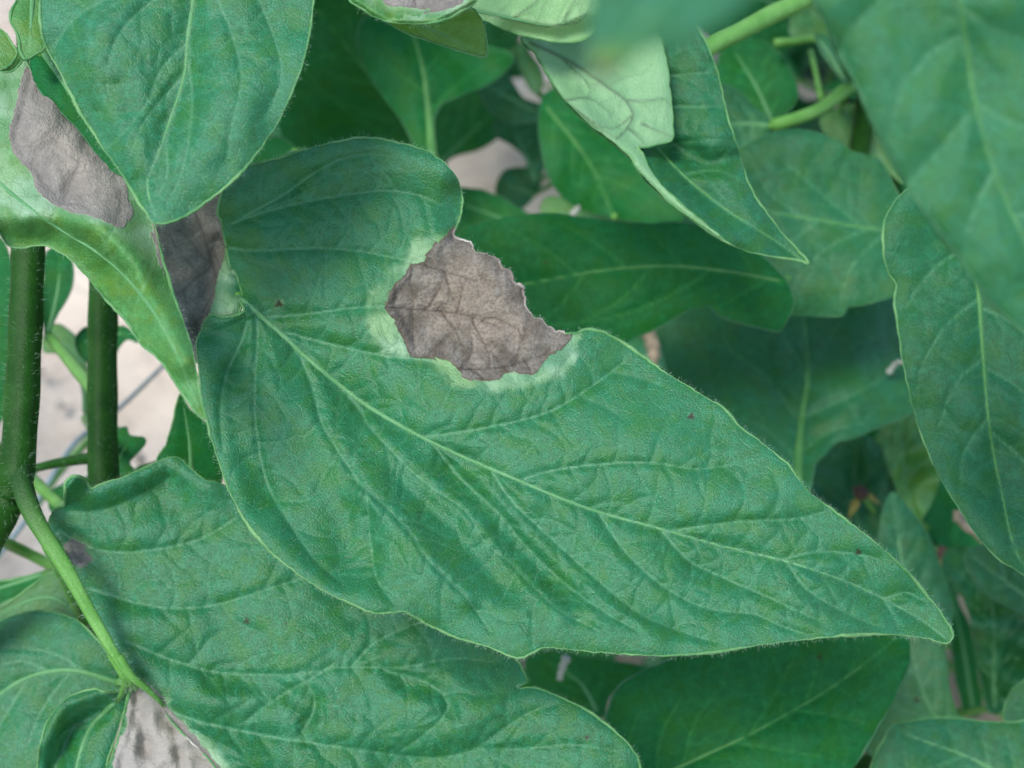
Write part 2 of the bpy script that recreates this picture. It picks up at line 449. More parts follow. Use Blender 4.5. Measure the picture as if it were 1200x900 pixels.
def auto_laterals(midrib, poly, n, seed, ang=48, reach=0.86):
    """side veins from the midrib towards the margin when none were traced"""
    g = np.random.default_rng(seed); mp = spline(midrib, step=8)
    L = len(mp); out = []
    for k in range(n):
        for s in (-1, 1):
            i = int(L * (0.06 + 0.80 * (k + (0.25 if s > 0 else 0.0) + g.uniform(-.12, .12)) / n)); i = min(max(i, 1), L - 2)
            t = mp[i + 1] - mp[i - 1]; t = t / np.linalg.norm(t)
            d = rotv(t, s * R(ang + g.uniform(-6, 6))); p = mp[i].copy(); path = [p.copy()]
            for _ in range(60):
                d = rotv(d, -s * R(1.6 + g.normal(0, 0.9))); p = p + d * 8
                if not inside(p[None], poly)[0]: break
                path.append(p.copy())
            path = path[:max(2, int(len(path) * reach))]
            if len(path) >= 3: out.append(np.array(path))
    return out

def tertiary(lines, poly, seed, gap=(12, 23), maxlen=60):
    g = np.random.default_rng(seed); allp = np.vstack(lines); out = []
    for ln in lines:
        seg = np.linalg.norm(np.diff(ln, axis=0), axis=1); s = np.concatenate([[0], np.cumsum(seg)])
        pos = g.uniform(*gap); side = 1
        while pos < s[-1] * 0.95:
            i = min(np.searchsorted(s, pos), len(ln) - 1); i = max(i, 1)
            t = ln[i] - ln[i - 1]; t = t / (np.linalg.norm(t) + 1e-9)
            d = rotv(t, side * R(g.uniform(45, 75))); p = ln[i].copy(); path = [p.copy()]
            for q in range(int(maxlen / 4)):
                d = rotv(d, g.normal(0, 0.16)); p = p + d * 4
                if q > 2 and np.min(np.abs(allp - p).sum(1)) < 5: path.append(p.copy()); break
                path.append(p.copy())
            if inside(np.array(path), poly).all() and len(path) > 2: out.append(np.array(path))
            side = -side; pos += g.uniform(*gap)
    return out

def hairs_on(points, normals, length, width, seed, lean=0.7):
    g = np.random.default_rng(seed); n = len(points)
    r = g.normal(0, 1, (n, 3)); r /= np.linalg.norm(r, axis=1)[:, None]
    d = normals + lean * r; d /= np.linalg.norm(d, axis=1)[:, None]
    L = length * g.uniform(0.45, 1.2, n)[:, None]
    s = np.cross(d, g.normal(0, 1, (n, 3))); s /= np.linalg.norm(s, axis=1)[:, None] + 1e-9
    s2 = np.cross(d, s)
    bend = g.normal(0, 0.25, (n, 3))
    a = points + s * width; b = points - 0.5 * s * width + 0.87 * s2 * width; c = points - 0.5 * s * width - 0.87 * s2 * width
    m = points + d * L * 0.55; ma, mb, mc = m + s * width * .6, m - .3 * s * width + .5 * s2 * width, m - .3 * s * width - .5 * s2 * width
    t = points + d * L + bend * L * 0.6
    v = np.stack([a, b, c, ma, mb, mc, t], 1).reshape(-1, 3)
    f = []
    base = np.arange(n)[:, None] * 7
    for q in ((0, 1, 4), (0, 4, 3), (1, 2, 5), (1, 5, 4), (2, 0, 3), (2, 3, 5), (3, 4, 6), (4, 5, 6), (5, 3, 6)):
        f.append(base + np.array(q))
    return v, np.concatenate(f)

def vnormals(v, f):
    nn = np.zeros_like(v); c = np.cross(v[f[:, 1]] - v[f[:, 0]], v[f[:, 2]] - v[f[:, 0]])
    for k in range(3): np.add.at(nn, f[:, k], c)
    return nn / (np.linalg.norm(nn, axis=1)[:, None] + 1e-20)

# ------------------------------------------------------------------ one leaf blade traced in the photo
def leaf(plant, outline, z, midrib, laterals=None, gx=0.0, gy=-0.004, h=4.0, mat=None, rib=None, rim=None,
         lesions=(), halos=(), spots=(), bends=(), pucker=0.0005, pw=11.0, und=0.0010, uwl=170, seed=1, yel=0.0,
         nlat=6, flip=False, hairy=0, rim_r=0.00020, rib_r=0.00055, tert=True, jag=0.6, edgecurl=0.0006, lab=None,
         ragged=None, zfun=None, name='leaflet', level=None, blade_hair=0, curlw=9.0, wavy=0.0, pale=0.0):
    mat = mat or M_LEAF; mat = DEADMAT[mat.name] if (lesions or halos or spots) else mat; rib = rib or M_RIB; rim = rim or M_RIM
    org = np.array(plant.location)
    g = np.random.default_rng(seed)
    out = spline(outline, closed=True, step=max(2.0, h))
    s = np.arange(len(out))
    jn = (np.convolve(np.tile(g.normal(0, 1, len(out)), 3), np.ones(3) / 3, 'same')[len(out):2 * len(out)])
    tg = np.roll(out, -1, 0) - np.roll(out, 1, 0); tg /= np.linalg.norm(tg, axis=1)[:, None] + 1e-9
    nrm2 = np.stack([tg[:, 1], -tg[:, 0]], -1)
    amp = np.full(len(out), jag)
    if ragged is not None:
        dr, _, _ = dist_segments(out, np.asarray(ragged, float)); amp = np.where(dr < 8, 2.6, amp)
    out = out + nrm2 * (jn * amp)[:, None]
    p2, F = mesh_polygon(out, h)
    x, y = p2[:, 0], p2[:, 1]
    cx, cy = out.mean(0)
    mid = spline(midrib, step=6.0)
    lat = [spline(q, step=6.0) for q in laterals] if laterals is not None else auto_laterals(midrib, out, nlat, seed + 3)
    prim = [mid] + lat
    ter = tertiary(prim, out, seed + 9) if tert else []
    edge, _ = sdist(p2, out); edge = np.maximum(edge, 0)
    def relief(q, full=True):
        X, Y = q[:, 0], q[:, 1]; d1 = np.full(len(q), 1e9); hh = 0
        for ln in prim:
            d, _, t = dist_segments(q, ln); d1 = np.minimum(d1, d + (0 if ln is mid else 5.0 * t))
        hh = pucker * (1 - np.exp(-(d1 / pw) ** 1.3))
        hh = hh + und * wave_noise(X, Y, uwl, seed + 21) + 0.32 * und * perlin(X, Y, uwl * .36, seed + 22, 2)
        for pl, a, w in bends:
            d, _, _ = dist_segments(q, np.asarray(pl, float)); hh = hh + a * np.exp(-(d / w) ** 2)
        return hh, d1
    hh, d1 = relief(p2)
    dm, _, tm = dist_segments(p2, mid)
    vein = np.exp(-(dm / (2.6 - 1.5 * tm)) ** 2)
    for ln in lat:
        d, _, t = dist_segments(p2, ln); vein = np.maximum(vein, np.exp(-(d / (1.6 - 0.6 * t)) ** 2) * (1.0 - 0.5 * t))
    tv = np.zeros(len(p2))
    if ter:
        dt = np.full(len(p2), 1e9)
        for ln in ter:
            b0, b1 = ln.min(0) - 14, ln.max(0) + 14
            w = np.flatnonzero((x > b0[0]) & (x < b1[0]) & (y > b0[1]) & (y < b1[1]))
            if len(w):
                d, _, t = dist_segments(p2[w], ln); dt[w] = np.minimum(dt[w], d + 1.0 * t)
        tv = np.exp(-(dt / 1.5) ** 2)
        hh = hh + pucker * 0.30 * (1 - np.exp(-(dt / 5.0) ** 1.4))
    ec = edgecurl * np.exp(-edge / curlw)
    def depth(q, H):
        b = z + gx * (q[:, 0] - cx) / 100 + gy * (q[:, 1] - cy) / 100
        if zfun is not None: b = b + zfun(q[:, 0], q[:, 1])
        return b - H
    if wavy: hh = hh + wavy * np.exp(-edge / 22.0) * wave_noise(x, y, 60, seed + 31)
    spot = np.zeros(len(p2)); lesk = []; les = np.full(len(p2), -1.0); hal = np.full(len(p2), -1.0)
    for pl in lesions:
        sd, _ = sdist(p2, spline(pl, closed=True, step=6)); lesk.append(sd); les = np.maximum(les, np.clip(sd / 20, -1, 4))
    for pl in halos:
        sd, _ = sdist(p2, spline(pl, closed=True, step=6)); hal = np.maximum(hal, np.clip(sd / 20, -1, 1))
    for sx, sy, sr in spots:
        d = np.hypot(x - sx, y - sy); spot = np.maximum(spot, np.clip((sr * (.8 + .25 * np.sin(3 * np.arctan2(y - sy, x - sx) + sx)) - d) / 2.2 + .5, 0, 1)); hal = np.maximum(hal, np.clip((sr * 1.3 - d) / 14 - 0.25, -1, 1))
    dead = les > 0.25
    if lesions:   # dead tissue shrinks and crinkles
        k = np.clip((les - .2) * 3, 0, 1)
        hh = hh + k * (0.0006 * perlin(x, y, 50, seed + 41, 4) - 0.0005 * np.abs(perlin(x, y, 36, seed + 42, 2)) + 0.0003) - 0.0006 * k
    zz = depth(p2, hh - ec)
    V = P(x, y, zz)
    if flip: F = F[:, ::-1]
    # faces look at the camera unless flipped (underside showing)
    n0 = np.cross(V[F[:, 1]] - V[F[:, 0]], V[F[:, 2]] - V[F[:, 0]]).sum(0)
    facing = np.dot(n0, _C - V.mean(0)) > 0
    if facing == flip: F = F[:, ::-1]
    N = vnormals(V, F)
    A = lambda ix: {'vein': ('FLOAT', vein[ix]), 'tvein': ('FLOAT', tv[ix]), 'les': ('FLOAT', les[ix]), 'hal': ('FLOAT', hal[ix]), 'spot': ('FLOAT', spot[ix]), 'pale': ('FLOAT', np.full(len(ix), pale)),
                    'yel': ('FLOAT', (np.full(len(p2), yel) if np.isscalar(yel) else yel(x, y))[ix]),
                    'luv': ('FLOAT_VECTOR', np.stack([x / 100 + seed * 3.7, y / 100 + seed * 1.3, np.zeros(len(x))], -1)[ix])}
    split = bool(lesions)
    if split:
        fd = dead[F].sum(1) >= 2; FB, FL = F[~fd], F[fd]
    else: FB, FL = F, F[:0]
    u, inv = np.unique(FB, return_inverse=True)
    me = mk_mesh(name, V[u] - org, inv.reshape(-1, 3), mat, A(u), normals=N[u] if split else None)
    ob = link(name, me, plant if level is None else level, lab)
    par = ob if level is None else level
    if len(FL):
      which = np.argmax(np.stack(lesk), 0)[FL[:, 0]]
      for kk in range(len(lesk)):
        if not (which == kk).any(): continue
        u, inv = np.unique(FL[which == kk], return_inverse=True)
        me = mk_mesh('blight_lesion', V[u] - org, inv.reshape(-1, 3), mat, A(u), normals=N[u])
        link('blight_lesion', me, par, 'dry grey-brown dead patch in the leaf blade')
    def on_surface(q, lift=0.0):
        hq, _ = relief(q); eq, _ = sdist(q, out)
        hq = hq - edgecurl * np.exp(-np.maximum(eq, 0) / curlw)
        # take the true height from the nearest mesh vertex so tubes sit on the blade
        idx = np.array([np.argmin((x - a) ** 2 + (y - b) ** 2) for a, b in q])
        return P(q[:, 0], q[:, 1], zz[idx] - lift)
    if rib_r:
        mp = spline(midrib, step=max(5.0, h)); mp = mp[(inside(mp, out))]
        if len(mp) > 3:
            pts = on_surface(mp, -0.35 * rib_r)
            ker = np.array([1, 2, 3, 2, 1]) / 9.0
            pad = np.pad(pts, ((2, 2), (0, 0)), 'edge'); pts = np.stack([np.convolve(pad[:, k], ker, 'valid') for k in range(3)], -1)
            rr = np.linspace(rib_r, rib_r * 0.28, len(pts))
            v, f = tube(pts, rr, 8); child('midrib', v, f, rib, par, org)
    if rim_r:
        ro = out[::max(1, int(3.0 / max(2.0, h)))]
        pts = on_surface(ro)
        cl = np.vstack([pts, pts[:2]]); v, f = tube(cl, rim_r * np.clip(0.72 + 0.75 * perlin(np.append(ro[:, 0], ro[:2, 0]), np.append(ro[:, 1], ro[:2, 1]), 60, seed + 51, 3), .25, 1.5), 6, cap=False)
        # split the rim where it borders dead tissue
        if split:
            idx = np.array([np.argmin((x - a) ** 2 + (y - b) ** 2) for a, b in ro]); dd = dead[idx]; dd = np.concatenate([dd, dd[:2]])
            fdead = dd[np.minimum(f // 6, len(dd) - 1)].all(1)
            for ff, nm, mm in ((f[~fdead], 'margin', rim), (f[fdead], 'dead_margin', M_RIM_L)):
                if len(ff):
                    u, inv = np.unique(ff, return_inverse=True); child(nm, v[u], inv.reshape(-1, 3), mm, par, org)
        else: child('margin', v, f, rim, par, org)
    if hairy:
        hp, hn = [], []
        cen = V.mean(0)
        e = on_surface(out); k = g.integers(0, len(e), hairy); q = e[k] + g.normal(0, 0.0002, (hairy, 3))
        tgt = np.gradient(e, axis=0)[k]; cr = np.cross(tgt, _C - e[k]); cr /= np.linalg.norm(cr, axis=1)[:, None] + 1e-9
        sg = np.sign((cr * (e[k] - cen)).sum(1))[:, None]
        hp.append(q); hn.append(cr * sg)
        if blade_hair:
            k = g.integers(0, len(V), blade_hair); nn = N[k] * (-1 if flip else 1); hp.append(V[k]); hn.append(nn)
            ok = (dm < 7); kk = np.flatnonzero(ok)
            if len(kk): k = g.choice(kk, min(900, blade_hair)); hp.append(V[k]); hn.append(N[k])
        v, f = hairs_on(np.vstack(hp), np.vstack(hn), 0.00055, 0.000013, seed + 77)
        child('hairs', v, f, M_HAIR, par, org, kind='stuff', smooth_=False)
    return ob, out

def stalk_pts(pts, step=10.0):
    """list of (px, py, depth) -> smooth world polyline"""
    q = spline(np.asarray(pts, float), step=step)
    return P(q[:, 0], q[:, 1], q[:, 2])

def stalk(plant, name, pts, r0, r1, mat, hairs=0, seed=3, world=False, sides=12, lab=None, groove=0.0):
    org = np.array(plant.location)
    c = spline(np.asarray(pts, float), n=8) if world else stalk_pts(pts, 8.0)
    n = len(c); rr = np.linspace(r0, r1, n) * (1 + 0.03 * np.sin(np.arange(n) * 0.7 + seed))
    v, f = tube(c, rr, sides, lobes=groove)
    al = np.append(np.repeat(np.linspace(0, 1, n), sides), [0, 1])
    o = child(name, v, f, mat, plant, org, label=lab, attrs={'along': ('FLOAT', al)})
    if hairs:
        g = np.random.default_rng(seed); k = g.integers(0, n - 1, hairs)
        t = np.gradient(c, axis=0); t /= np.linalg.norm(t, axis=1)[:, None]
        d = g.normal(0, 1, (hairs, 3)); d -= (d * t[k]).sum(1)[:, None] * t[k]; d /= np.linalg.norm(d, axis=1)[:, None]
        base = c[k] + (c[k + 1] - c[k]) * g.uniform(0, 1, hairs)[:, None] + d * rr[k][:, None] * 0.98
        hv, hf = hairs_on(base, d, 0.0011, 0.000018, seed + 5, 0.35)
        child('hairs', hv, hf, M_HAIR, o, org, kind='stuff', smooth_=False)
    return o

def join_stalk(plant, a, b, sag=0.015, r0=0.0009, r1=0.0013, mat=None, seed=1):
    """leaf stalk from a leaf base a to the stem point b (world), bowing away from the camera"""
    a = np.asarray(a, float); b = np.asarray(b, float); v = (a + b) / 2 - _C; v /= np.linalg.norm(v)
    return stalk(plant, 'leaf_stalk', [a, a * .7 + b * .3 + v * sag, a * .3 + b * .7 + v * sag, b], r0, r1, mat or M_STALK, world=True, sides=8, seed=seed)


# ------------------------------------------------------------------ ground
def build_ground():
    k = np.sinh(np.linspace(-1, 1, 161) * 7.0) / math.sinh(7.0) * 60.0
    X, Y = np.meshgrid(k, k + 0.5, indexing='ij')
    r = np.hypot(X, Y - 0.5)
    fall = np.exp(-(r / 3.0) ** 2)
    Z = fall * (0.008 * wave_noise(X, Y, 0.35, 3) + 0.004 * wave_noise(X, Y, 0.09, 4) + 0.002 * wave_noise(X, Y, 0.03, 5))
    n = len(k); i, j = np.meshgrid(np.arange(n - 1), np.arange(n - 1), indexing='ij')
    f = np.stack([i * n + j, (i + 1) * n + j, (i + 1) * n + j + 1, i * n + j + 1], -1).reshape(-1, 4)
    me = mk_mesh('ground', np.stack([X, Y, Z], -1).reshape(-1, 3), f, M_SOIL)
    o = link('ground', me, kind='structure'); o['label'] = 'dry pale tan soil between the tomato plants'; o['category'] = 'ground'
    # loose crumbs of soil
    g = np.random.default_rng(8); V, Fc = [], []
    base = np.array([[1, 0, 0], [-1, 0, 0], [0, 1, 0], [0, -1, 0], [0, 0, 1], [0, 0, -1.0]])
    bf = np.array([[0, 2, 4], [2, 1, 4], [1, 3, 4], [3, 0, 4], [2, 0, 5], [1, 2, 5], [3, 1, 5], [0, 3, 5]])
    for q in range(900):
        x, y = g.uniform(-0.7, 0.7), g.uniform(0.2, 1.3); s = 0.0015 + 0.006 * g.random() ** 3
        V.append(base * s * g.uniform(0.6, 1.3, (6, 3)) + g.normal(0, s * .2, (6, 3)) + np.array([x, y, s * 0.2])); Fc.append(bf + 6 * q)
    c = link('soil_crumbs', mk_mesh('soil_crumbs', np.vstack(V), np.concatenate(Fc), M_CLOD), kind='stuff')
    c['label'] = 'loose crumbs of dry soil lying on the ground'; c['category'] = 'soil'
build_ground()

def ground_pt(x, y, up=-0.012): return np.array([x, y, up])

# ------------------------------------------------------------------ front plant with the blighted leaflets
pA = thing('tomato_plant', 'tomato plant whose large leaflet carries the broad grey-brown blotch', 'tomato plant', (-0.145, 0.10, 0.0))
# stem and the stalk that carries the lower leaf
stem_top = [(40, -120, .222), (38, 60, .216), (35, 200, .212), (33, 292, .208), (29, 400, .205), (25, 480, .202), (18, 560, .199)]
sp = stalk_pts(stem_top, 12)
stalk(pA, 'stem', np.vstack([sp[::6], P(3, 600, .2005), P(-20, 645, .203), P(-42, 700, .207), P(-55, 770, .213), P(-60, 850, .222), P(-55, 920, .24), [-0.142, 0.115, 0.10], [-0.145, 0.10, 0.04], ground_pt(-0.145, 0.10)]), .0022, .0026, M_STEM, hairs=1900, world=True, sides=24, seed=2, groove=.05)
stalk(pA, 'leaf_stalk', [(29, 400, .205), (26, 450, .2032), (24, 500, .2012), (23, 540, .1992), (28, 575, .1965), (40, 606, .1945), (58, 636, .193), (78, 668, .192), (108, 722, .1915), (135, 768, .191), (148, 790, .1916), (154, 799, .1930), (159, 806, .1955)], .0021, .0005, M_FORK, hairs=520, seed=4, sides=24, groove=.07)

stalk(pA, 'leaf_stalk', [(132, 766, .1918), (144, 790, .1915), (146, 803, .193), (138, 822, .1985)], .0008, .0003, M_STALK, hairs=40, seed=14)
stalk(pA, 'leaf_stalk', [(138, 770, .1912), (154, 793, .1915), (172, 807, .193), (192, 827, .196)], .0008, .00025, M_STALK, hairs=40, seed=15)

MAIN = [(258, 233), (256, 250), (260, 262), (265, 287), (272, 325), (277, 346), (286, 362), (280, 368), (262, 372), (247, 369), (237, 383), (231, 402), (231, 417),
        (233, 430), (237, 467), (246, 507), (258, 545), (267, 571), (283, 603), (304, 632), (335, 662), (379, 692), (417, 710), (437, 718), (460, 718), (476, 717), (492, 727),
        (533, 746), (575, 759), (600, 770), (611, 771), (622, 766), (637, 759), (660, 760), (725, 766), (785, 768), (850, 762), (920, 752), (990, 745), (1035, 743), (1080, 747),
        (1108, 754), (1116, 748), (1115, 738), (1104, 720), (1086, 697), (1058, 665), (1022, 633), (990, 608), (948, 576), (921, 542), (890, 517), (866, 499), (850, 480), (826, 465),
        (802, 450), (770, 430), (745, 412), (722, 397), (703, 388), (687, 386), (674, 391), (662, 391), (650, 384), (642, 383), (634, 373), (623, 371), (617, 361), (613, 346),
        (609, 335), (600, 329), (597, 319), (588, 313), (580, 305), (569, 299), (557, 292), (548, 284), (538, 279), (531, 273), (536, 264), (540, 250), (542, 232), (537, 212),
        (525, 195), (512, 184), (495, 175), (470, 168), (445, 163), (420, 162), (395, 166), (370, 172), (340, 181), (310, 190), (288, 195), (268, 207)]
MID = [(277, 346), (300, 366), (330, 392), (360, 420), (400, 453), (440, 482), (490, 510), (540, 534), (600, 560), (650, 581), (701, 600), (774, 620), (847, 640), (921, 658), (990, 681), (1035, 702), (1075, 724), (1108, 748)]
MLAT = [[(272, 262), (300, 252), (358, 237), (417, 227), (458, 224), (492, 229), (515, 240)],
        [(266, 290), (300, 294), (367, 291), (417, 294), (450, 300), (479, 306), (520, 318), (560, 330)],
        [(285, 254), (325, 233), (367, 204), (400, 187), (433, 181), (465, 184)],
        [(312, 372), (340, 370), (367, 367), (427, 360), (480, 362), (540, 368), (590, 385)],
        [(335, 390), (383, 402), (450, 417), (492, 421), (540, 432), (590, 430), (640, 415)],
        [(500, 512), (540, 506), (575, 500), (640, 484), (690, 455), (730, 425)],
        [(612, 562), (640, 553), (682, 546), (737, 542), (779, 544), (815, 550), (860, 545)],
        [(785, 622), (847, 613), (884, 610), (930, 608), (965, 600)],
        [(915, 656), (957, 647), (1003, 649), (1030, 655)],
        [(1035, 702), (1062, 694), (1080, 702)],
        [(300, 372), (302, 395), (299, 450), (300, 500), (312, 562), (333, 604), (367, 654), (400, 683)],
        [(290, 376), (283, 400), (265, 440), (258, 485), (262, 530)],
        [(345, 408), (354, 423), (367, 458), (379, 500), (408, 546), (429, 579), (433, 625), (442, 679), (462, 708)],
        [(395, 450), (420, 478), (433, 500), (467, 537), (500, 567), (546, 600), (567, 633), (600, 662), (629, 692), (658, 717), (700, 738)],
        [(415, 560), (475, 617), (500, 654), (546, 700), (575, 740)],
        [(505, 517), (540, 560), (583, 600), (617, 640), (658, 680), (700, 712), (745, 738)],
        [(575, 550), (600, 587), (646, 631), (705, 684), (751, 720), (806, 743), (838, 752)],
        [(701, 600), (733, 647), (779, 688), (829, 713), (884, 720), (921, 736), (948, 744)],
        [(774, 620), (806, 656), (843, 675), (900, 700), (960, 728)],
        [(921, 658), (945, 690), (985, 715), (1030, 735)],
        [(1035, 702), (1045, 718), (1052, 735)]]
LES = [(517, 281), (500, 295), (495, 304), (482, 309), (475, 322), (462, 332), (454, 350), (451, 362), (465, 380), (475, 400), (482, 415), (505, 420), (527, 427), (542, 442), (560, 447),
       (585, 446), (592, 437), (625, 440), (636, 425), (657, 408), (668, 392), (662, 380), (600, 300), (540, 262)]
HALO = [(530, 268), (510, 274), (488, 278), (474, 295), (472, 304), (457, 307), (445, 330), (428, 350), (425, 365), (432, 390), (447, 405), (451, 412), (480, 418), (495, 426), (507, 443), (550, 457),
        (592, 464), (627, 448), (655, 444), (674, 422), (680, 400), (676, 380), (600, 290), (545, 255)]
RAG = [(662, 391), (634, 373), (613, 346), (597, 319), (569, 299), (538, 279)]
main, _ = leaf(pA, MAIN, .1815, MID, MLAT, gx=.0004, gy=-.0038, h=2.2, lesions=[LES], halos=[HALO], ragged=RAG,
     spots=[(327, 356, 5.0), (810, 488, 4.5), (1006, 647, 4.0), (345, 352, 1.2)], pucker=.0010, pw=10, und=.0012, uwl=210, seed=4, hairy=2600, blade_hair=2200,
     bends=[([(262, 232), (330, 186), (440, 166), (520, 195)], .0040, 34), ([(231, 417), (246, 507), (283, 603), (379, 692), (470, 716)], .0018, 30),
            ([(300, 380), (420, 560), (520, 700)], .0016, 34), ([(360, 420), (520, 570), (640, 690)], -.0009, 40), ([(247, 369), (262, 372), (286, 362)], .0035, 16),
            ([(590, 700), (760, 745)], .0014, 30), ([(425, 579), (475, 617), (500, 654), (546, 700)], .0014, 15), ([(433, 500), (500, 567), (546, 600), (600, 662), (658, 717)], .0016, 14),
            ([(470, 560), (530, 622), (590, 692)], -.0009, 14), ([(525, 548), (600, 640), (665, 702)], -.0012, 15), ([(640, 605), (720, 682), (790, 730)], -.0012, 18), ([(340, 430), (360, 520), (400, 600), (410, 660)], -.0012, 22), ([(270, 430), (280, 520), (310, 580)], -.0010, 16), ([(280, 345), (440, 482), (600, 560), (847, 640)], -.0016, 42), ([(1020, 690), (1112, 750)], -.003, 70), ([(540, 262), (542, 232)], -.003, 22)],
     edgecurl=.0006, rim_r=.00021, rib_r=.00046, lab='long leaflet with a broad grey-brown blotch and ragged upper edge')

# dead brown piece between the curled leaflet and the large one
S8 = [(178, 255), (200, 246), (230, 236), (255, 226), (266, 250), (270, 290), (278, 325), (284, 350), (276, 372), (258, 380), (244, 384), (236, 410), (230, 425), (222, 398), (212, 370), (200, 335), (188, 295)]
leaf(pA, S8, .188, [(262, 350), (252, 320), (240, 280), (225, 240)], [[(250, 312), (225, 330), (210, 345)], [(258, 335), (240, 360), (232, 390)], [(262, 288), (254, 270)]], h=2.6,
     lesions=[[(165, 250), (210, 225), (262, 215), (262, 260), (264, 300), (258, 320), (252, 345), (243, 372), (236, 420), (220, 430), (190, 380), (160, 300)]], halos=[S8], seed=8, pucker=.0006, und=.0009, uwl=60,
     bends=[([(258, 285), (245, 330), (235, 380)], -.0022, 12)], edgecurl=.0003, hairy=0, rib_r=0, pale=.3, lab='shrivelled brown leaflet base tucked behind the large leaflet')
join_stalk(pA, P(281, 349, .1865), P(70, 250, .2135), .014, .0008, .0013, seed=5)
join_stalk(pA, P(236, 290, .1945), P(60, 200, .2140), .008, .0008, .0012, seed=6)

# curled light green leaflet with the big grey patch at the left
F7 = [(-60, 60), (-20, 78), (12, 84), (28, 70), (36, 82), (60, 103), (88, 125), (112, 147), (133, 168), (143, 180), (157, 201), (172, 233), (182, 265), (190, 300), (200, 335), (212, 370), (222, 397), (231, 440), (236, 468), (241, 490),
      (234, 488), (225, 476), (214, 461), (200, 440), (185, 420), (163, 400), (150, 378), (130, 357), (105, 328), (84, 305), (70, 295), (52, 288), (38, 288), (25, 291), (10, 287), (3, 278), (-8, 265), (-40, 262), (-80, 240), (-90, 130)]
leaf(pA, F7, .171, [(-60, 150), (0, 215), (60, 262), (120, 300), (165, 345), (200, 400), (232, 475)],
     [[(0, 215), (20, 150), (35, 85)], [(60, 262), (85, 210), (100, 160), (92, 130)], [(120, 300), (140, 250), (142, 200)], [(165, 345), (178, 310), (182, 275)], [(120, 300), (122, 285), (112, 262)], [(140, 318), (130, 300), (120, 270)]],
     h=2.6, mat=M_LEAF_Y, gy=-.006, lesions=[[(33, 76), (22, 110), (10, 150), (14, 180), (33, 202), (50, 230), (83, 250), (117, 257), (140, 268), (155, 250), (147, 207), (150, 180), (120, 150), (70, 105), (45, 75)],
      [(183, 262), (197, 330), (205, 345), (196, 340), (184, 300), (176, 262)]],
     halos=[[(28, 60), (-30, 90), (-60, 200), (-20, 262), (30, 258), (60, 256), (120, 265), (150, 290), (178, 320), (192, 320), (185, 250), (150, 175), (60, 95)]],
     bends=[([(3, 278), (30, 285), (60, 284), (110, 325)], -.007, 34), ([(-20, 262), (40, 255), (110, 262), (160, 310), (215, 420)], .0035, 22), ([(90, 130), (160, 210), (195, 320)], -.0045, 24)],
     pucker=.0004, pale=.5, rib_r=.00028, und=.0008, uwl=120, seed=12, hairy=900, edgecurl=.0006, lab='curled light green leaflet with a large grey patch and pale halo')
join_stalk(pA, P(-58, 148, .1765), P(38, 80, .2155), .008, .0010, .0013, seed=7)

# broad leaflet pointing down at the upper left
F6 = [(60, -70), (50, -30), (47, 20), (52, 50), (66, 76), (80, 104), (92, 128), (112, 160), (140, 200), (160, 232), (176, 256), (186, 262), (207, 258), (233, 243), (267, 217), (293, 190), (320, 153), (337, 120), (353, 80), (362, 43), (367, 0), (366, -40), (345, -100), (290, -150), (200, -170), (110, -140)]
leaf(pA, F6, .1665, [(236, -150), (232, -60), (227, 0), (220, 50), (217, 87), (203, 133), (187, 177), (173, 215), (182, 255)],
     [[(220, 50), (190, 80), (172, 120), (150, 150), (128, 172)], [(217, 87), (187, 120), (165, 150), (150, 190)], [(228, -30), (180, 0), (140, 40), (125, 90), (130, 118)], [(229, -50), (255, 0), (275, 50), (283, 95), (272, 145), (265, 190)], [(219, 60), (225, 110), (222, 160), (212, 205), (195, 240)],
      [(231, -70), (290, -20), (320, 40), (330, 90), (310, 140)], [(231, -60), (160, -20), (90, 20), (60, 60)], [(205, 130), (195, 160), (196, 200), (186, 230)]],
     gy=-.0035, h=2.6, bends=[([(227, 0), (217, 87), (187, 177)], -.0016, 22), ([(140, 100), (150, 125)], -.0010, 14), ([(60, 60), (92, 128), (150, 215)], -.003, 28), ([(362, 43), (320, 153), (233, 243)], -.0012, 30)],
     spots=[(199, 98, 1.6)], pucker=.0006, pw=12, und=.0012, uwl=170, seed=16, hairy=700, blade_hair=900, lab='broad smooth green leaflet pointing down with no patches')
join_stalk(pA, P(236, -148, .1785), P(40, -100, .2215), .01, .0011, .0014, seed=8)

